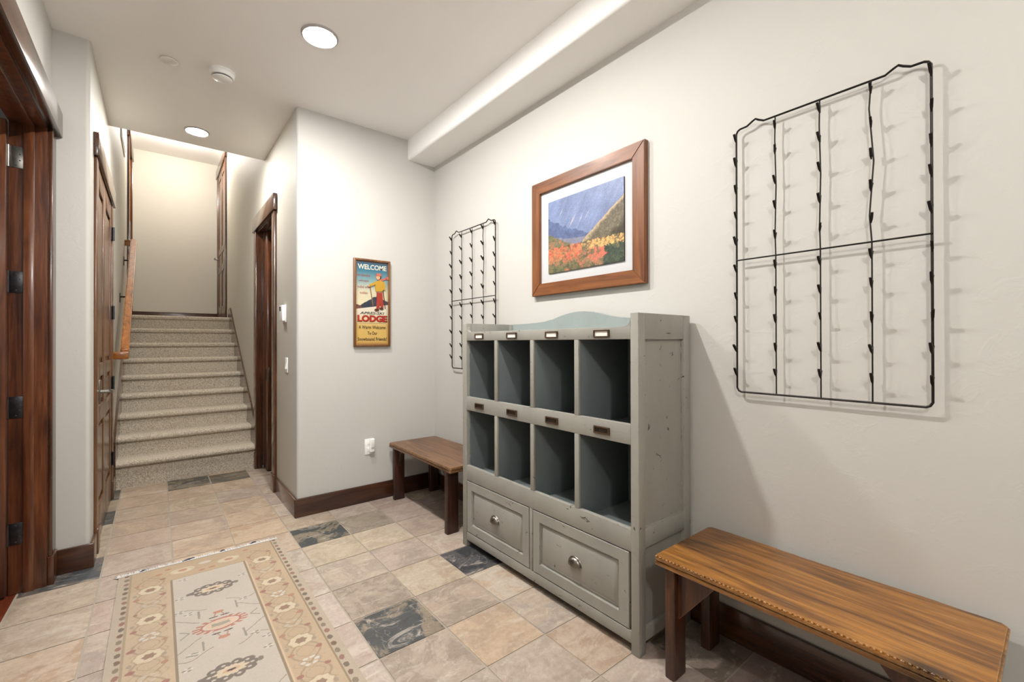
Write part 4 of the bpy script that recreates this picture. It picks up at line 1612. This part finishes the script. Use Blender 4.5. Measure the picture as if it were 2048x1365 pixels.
def skier():
    bm = B()

    def poly(pts, mi, d0, d1):
        n0 = len(bm.faces)
        q = [(bx0 + x * (bx1 - bx0), bz1 - f * (bz1 - bz0)) for x, f in pts]
        prism(bm, q, 'y', YB - 0.0155 - d0, YB - 0.0155 - d1)
        bm.faces.ensure_lookup_table()
        for f in bm.faces[n0:]:
            f.material_index = mi

    def limb(p, q, w0, w1, mi, d):
        dx, dy = q[0] - p[0], (q[1] - p[1]) * 2.48
        L = math.hypot(dx, dy)
        nx_, ny_ = -dy / L, dx / L
        poly([(p[0] + nx_ * w0, p[1] + ny_ * w0 / 2.48), (q[0] + nx_ * w1, q[1] + ny_ * w1 / 2.48), (q[0] - nx_ * w1, q[1] - ny_ * w1 / 2.48), (p[0] - nx_ * w0, p[1] - ny_ * w0 / 2.48)], mi, 0, d)

    def disc(c, rx, ry, mi, d):
        poly([(c[0] + rx * math.cos(2 * math.pi * k / 14), c[1] + ry * math.sin(2 * math.pi * k / 14)) for k in range(14)], mi, 0, d)
    limb((0.42, 0.28), (0.52, 0.535), 0.012, 0.012, 5, 0.003)      # ski poles
    limb((0.82, 0.30), (0.90, 0.565), 0.012, 0.012, 3, 0.003)
    limb((0.70, 0.225), (0.93, 0.195), 0.035, 0.022, 4, 0.006)     # scarf
    disc((0.96, 0.188), 0.055, 0.018, 4, 0.006)
    limb((0.70, 0.37), (0.665, 0.565), 0.07, 0.045, 2, 0.006)      # legs
    limb((0.735, 0.37), (0.80, 0.545), 0.07, 0.042, 2, 0.005)
    disc((0.63, 0.580), 0.07, 0.016, 3, 0.007)                     # boots
    disc((0.78, 0.562), 0.06, 0.016, 3, 0.006)
    poly([(0.60, 0.235), (0.72, 0.222), (0.84, 0.235), (0.86, 0.30), (0.80, 0.355), (0.60, 0.36), (0.575, 0.30)], 1, 0, 0.009)   # jacket
    limb((0.63, 0.25), (0.40, 0.295), 0.042, 0.030, 1, 0.010)      # arm to pole
    disc((0.385, 0.298), 0.03, 0.012, 0, 0.010)
    limb((0.84, 0.25), (0.86, 0.335), 0.04, 0.03, 1, 0.010)        # other arm
    disc((0.665, 0.185), 0.062, 0.030, 0, 0.009)                   # head
    disc((0.70, 0.178), 0.062, 0.030, 3, 0.0085)                   # hair
    poly([(0.60, 0.162), (0.64, 0.138), (0.72, 0.136), (0.77, 0.152), (0.76, 0.170), (0.62, 0.172)], 4, 0, 0.0105)  # cap
    return bm


obj('carved_skier', skier(), M['sk'], sg, label='carved skier in yellow jacket and red trousers')

# ------------------------------------------------------------------ rug
RX0, RX1, RT = -0.160, 0.612, 3.190
RL = 2.35
rg = thing('runner_rug', ((RX0 + RX1) / 2, RT - RL / 2, 0), 'faded beige floral runner rug on the tiles', 'rug')
bm = B()
box(bm, RX0, RX1, RT - RL, RT, 0.0005, 0.0068, 0.002)
obj('backing', bm, M['rugback'], rg)


def rug_art():
    cell = 0.0024
    nx, ny = int((RX1 - RX0) / cell), int(RL / cell)
    U = np.linspace(0, 0.772, nx)[None].repeat(ny, 0)
    T = np.linspace(0, RL, ny)[:, None].repeat(nx, 1)
    w1 = vnoise(ny, nx, 20, 3, 31) - 0.5
    w2 = vnoise(ny, nx, 20, 3, 32) - 0.5
    u = U + 0.006 * w1
    t = T + 0.006 * w2
    big = vnoise(ny, nx, 90, 3, 33)
    fine = RNG.rand(ny, nx)
    img = np.ones((ny, nx, 3)) * C3(190, 170, 146)
    TAN, FIELD, BRN = C3(198, 168, 132), C3(200, 187, 172), C3(144, 124, 98)
    CREAM, ROSE, OLIVE, GREY, RED, NAVY, PINK, WHITE, DK = C3(214, 192, 156), C3(158, 98, 76), C3(160, 136, 104), C3(120, 108, 102), C3(180, 88, 60), C3(58, 66, 80), C3(212, 176, 148), C3(214, 208, 198), C3(104, 82, 66)

    def put(m, c, a=1.0):
        img[m] = img[m] * (1 - a) + c * a

    def ell(cu, ct, ru, rt):
        return ((u - cu) / ru) ** 2 + ((t - ct) / rt) ** 2
    brd = (U > 0.05) & (U < 0.727) & (T > 0.012)
    put(brd, TAN)
    put(brd & (T < 0.24), C3(192, 160, 114), 0.7)
    put(brd & (U > 0.4), C3(192, 161, 118), 0.6)
    # vines in the side borders
    for cu, sgn in ((0.135, 1), (0.637, -1)):
        for ph in (0, math.pi):
            vv = cu + sgn * 0.055 * np.sin(2 * math.pi * t / 0.30 + ph + 0.7)
            put((np.abs(u - vv) < 0.005) & (T > 0.1), OLIVE, 0.75)
            vv = cu + sgn * 0.035 * np.sin(4 * math.pi * t / 0.30 + ph)
            put((np.abs(u - vv) < 0.0026) & (T > 0.1), OLIVE, 0.6)
            vv = cu + sgn * 0.062 * np.sin(2 * math.pi * t / 0.153 + ph + 1.1)
            put((np.abs(u - vv) < 0.004) & (T > 0.1) & (np.sin(t * 41 + ph) > -0.2), C3(178, 152, 118), 0.7)
        for k in range(8):
            ct = 0.262 + 0.306 * k if sgn > 0 else 0.256 + 0.300 * k
            for q, off in ((0, 0), ):
                e = ell(cu, ct, 0.045, 0.040)
                ang = np.arctan2((t - ct) / 0.04, (u - cu) / 0.045)
                put(e < 1 + 0.14 * np.cos(8 * ang), CREAM)
                put(np.abs(e - 1.25 - 0.14 * np.cos(8 * ang)) < 0.14, OLIVE, 0.55)
                put(e < 0.23 * (1 + 0.25 * np.cos(6 * ang)), ROSE * 0.45 + BRN * 0.55)
            ct2 = ct + 0.153
            for a_ in range(6):
                aa = a_ * math.pi / 3
                put(ell(cu + 0.026 * math.cos(aa), ct2 + 0.022 * math.sin(aa), 0.010, 0.007) < 1, WHITE if k % 2 else C3(196, 182, 160), 0.9)
            put(np.abs(ell(cu, ct2, 0.040, 0.034) - 1) < 0.09, OLIVE, 0.4)
            for du, dt in ((-0.055, -0.075), (0.05, -0.095), (-0.055, 0.08), (0.05, 0.08)):
                cc = C3(158, 84, 72) if (k + (du > 0)) % 3 else C3(176, 108, 72)
                put(ell(cu + du, ct + dt, 0.014, 0.011) < 1 + 0.5 * w1 * 4, cc, 0.9)
            for du, dt in ((0.05, 0.02), (-0.06, 0.03)):
                put(ell(cu + du, ct + dt, 0.008, 0.012) < 1, C3(150, 142, 124), 0.7)
    # top border
    for cu, ct in ((0.273, 0.117), (0.488, 0.127)):
        put(ell(cu, ct, 0.055, 0.032) < 1, CREAM)
        put(ell(cu, ct, 0.022, 0.014) < 1, C3(190, 124, 76))
    for cu, ct in ((0.17, 0.10), (0.356, 0.178), (0.403, 0.172), (0.58, 0.06), (0.21, 0.06)):
        put(ell(cu, ct, 0.016, 0.010) < 1, C3(184, 112, 72))
    put(np.abs(t - 0.115 - 0.03 * np.sin(u * 40)) < 0.003 * (T < 0.2) * (T > 0.02), OLIVE, 0.5)
    put(ell(0.377, 0.085, 0.03, 0.014) < 1, WHITE, 0.8)
    # field
    fld = (U > 0.222) & (U < 0.553) & (T > 0.215)
    put(fld, FIELD)

    def f(m, c, a=1.0):
        put(m & fld, c, a)
    for k in range(6):
        c0 = 0.44 + 0.73 * k                     # grey flower, then red medallion
        ang = np.arctan2((t - c0) / 0.058, (u - 0.385) / 0.095)
        for a_ in range(10):
            aa = a_ * math.pi / 5
            pu, pt_ = 0.385 + 0.072 * math.cos(aa), c0 + 0.042 * math.sin(aa)
            f(ell(pu, pt_, 0.0235 * (0.85 + 0.3 * (a_ % 2)), 0.0185) < 1, GREY)
            f(ell(pu, pt_, 0.0075, 0.0055) < 1, FIELD)
        f(ell(0.385, c0, 0.055, 0.027) < 1 + 0.3 * np.cos(10 * ang), CREAM)
        f(ell(0.385, c0, 0.030, 0.012) < 1, C3(206, 160, 118))
        f(ell(0.385, c0, 0.016, 0.006) < 1, NAVY)
        for s in (-1, 1):
            f(ell(0.385 + s * 0.10, c0, 0.012, 0.014) < 1, GREY, 0.9)
        r0 = c0 + 0.368
        ang = np.arctan2((t - r0) / 0.055, (u - 0.386) / 0.1)
        e = ell(0.386, r0, 0.094, 0.050)
        f(e < 1 + 0.28 * np.sign(np.cos(17 * ang)) * (np.abs(u - 0.386) > 0.03), RED)
        f(e < 0.55, C3(206, 194, 178))
        f(e < 0.42, C3(214, 176, 144))
        f(((np.abs(u - 0.386) < 0.034) & (np.abs(t - r0) < 0.013)), C3(162, 158, 138))
        for s in (-1, 1):
            f(ell(0.386, r0 + s * 0.112, 0.022, 0.012) < 1, C3(196, 110, 74))
            for q in (-1, 1):
                f(ell(0.386 + q * 0.022, r0 + s * 0.072 + 0.000, 0.018, 0.0045) < 1, NAVY)
                f((np.abs(u - 0.386 - q * (0.012 + 0.30 * np.abs(np.abs(t - r0) - 0.10))) < 0.003) & (np.abs((t - r0) * s - 0.095) < 0.025), C3(168, 116, 84), 0.8)
                # stepped grey stems
                f((np.abs(u - 0.386 - q * 0.075) < 0.004) & (np.abs((t - r0) * s - 0.135) < 0.035), C3(146, 140, 130), 0.9)
                f((np.abs((t - r0) * s - 0.10 - 0.04 * np.sin((u - 0.386) * 26)) < 0.0032) & (np.abs(u - 0.386 - q * 0.12) < 0.045), C3(146, 140, 130), 0.9)
                f((np.abs((t - r0) * s - 0.19 - 0.022 * np.sin((u - 0.386) * 38 + k)) < 0.0025) & (np.abs(u - 0.386 - q * 0.10) < 0.06), C3(140, 118, 98), 0.85)
        for s in (-1, 1):
            for cu, dt in ((0.275, 0.175), (0.496, 0.168), (0.245, 0.215), (0.535, 0.225), (0.275, 0.188 + 0.36)):
                pass
        for cu, ct in ((0.276, r0 - 0.17), (0.496, r0 - 0.165), (0.242, r0 - 0.21), (0.28, r0 + 0.175), (0.496, r0 + 0.17), (0.533, r0 + 0.22), (0.252, r0 + 0.26), (0.270, c0 - 0.19), (0.525, c0 - 0.06), (0.25, c0 + 0.02)):
            for a_ in range(6):
                aa = a_ * math.pi / 3
                f(ell(cu + 0.013 * math.cos(aa), ct + 0.010 * math.sin(aa), 0.007, 0.004) < 1, C3(132, 122, 112) if a_ % 2 else WHITE, 0.85)
        for s in (-1, 1):
            f((np.abs(np.abs(t - r0) - 0.9 * (np.abs(u - 0.386) - 0.115)) < 0.0035) & (np.abs(np.abs(u - 0.386) - 0.132) < 0.018), C3(140, 138, 126), 0.8)
    # frame lines
    for a, b in ((0.216, 0.226), (0.549, 0.559)):
        put((U > a) & (U < b) & (T > 0.21), BRN)
    put((U > 0.559) & (U < 0.566) & (T > 0.21), C3(214, 178, 134))
    put((np.abs(T - 0.213) < 0.003) & (U > 0.216) & (U < 0.559), BRN, 0.7)
    put((U > 0.046) & (U < 0.057), C3(168, 146, 112))
    put((U > 0.719) & (U < 0.728), C3(150, 128, 92))
    put((T < 0.014) & (T > 0.004) & (U > 0.05) & (U < 0.73), C3(140, 112, 72), 0.8)
    # spotted guard stripe
    for cu in (0.036, 0.741):
        idx = np.floor(t / 0.052).astype(int)
        ph = (t / 0.052) % 1
        spot = (np.abs(u - cu) < 0.010) & (ph < 0.62) & (np.abs(u - cu) < 0.012 * np.sin(np.clip(ph / 0.62, 0, 1) * math.pi) + 0.002)
        cols = np.array([C3(124, 90, 72), C3(138, 120, 98), C3(152, 96, 80), C3(118, 102, 84)])
        img[spot] = cols[idx[spot] % 4]
    img[:] = img * (0.93 + 0.14 * big[..., None]) * (0.93 + 0.14 * fine[..., None])
    hatch = (np.arange(ny)[:, None] % 4 < 1)
    img[:] = img * (1 - 0.06 * hatch[..., None])
    P = np.zeros((ny, nx, 3))
    P[..., 0] = RX0 + U
    P[..., 1] = RT - T
    P[..., 2] = 0.0072 + 0.0008 * (vnoise(ny, nx, 60, 2, 40) - 0.5)
    img = img * 0.86 + C3(190, 168, 142) * 0.14
    return P, np.clip(img, 0, 1)


P, img = rug_art()
grid_mesh('woven_pile', P, img, M['rugpaint'], rg, True)
bm = B()
rs = random.Random(2)
for k in range(280):
    x = RX0 + (RX1 - RX0) * k / 279 - 0.006
    ln = rs.uniform(0.014, 0.042)
    dx = rs.uniform(-0.02, 0.006)
    tube(bm, [(x, RT - 0.008, 0.0075), (x + dx * 0.5, RT + ln * 0.5, 0.006), (x + dx, RT + ln, 0.0026)], 0.0025, 5)
obj('fringe', bm, M['fringe'], rg, label='white fringe at the far end')
navy = plain('navy_thread', S(62, 70, 100), 0.9)
for x, w, y in ((0.145, 0.03, 3.198), (0.31, 0.012, 3.203), (0.475, 0.016, 3.21), (-0.06, 0.012, 3.196)):
    bm = B()
    tube(bm, [(x - w, y - 0.008, 0.0095), (x, y, 0.0105), (x + w, y + 0.006, 0.0095)], [0.002, 0.005, 0.002], 6)
    obj('fringe_thread', bm, navy, rg, label='navy thread in the fringe')
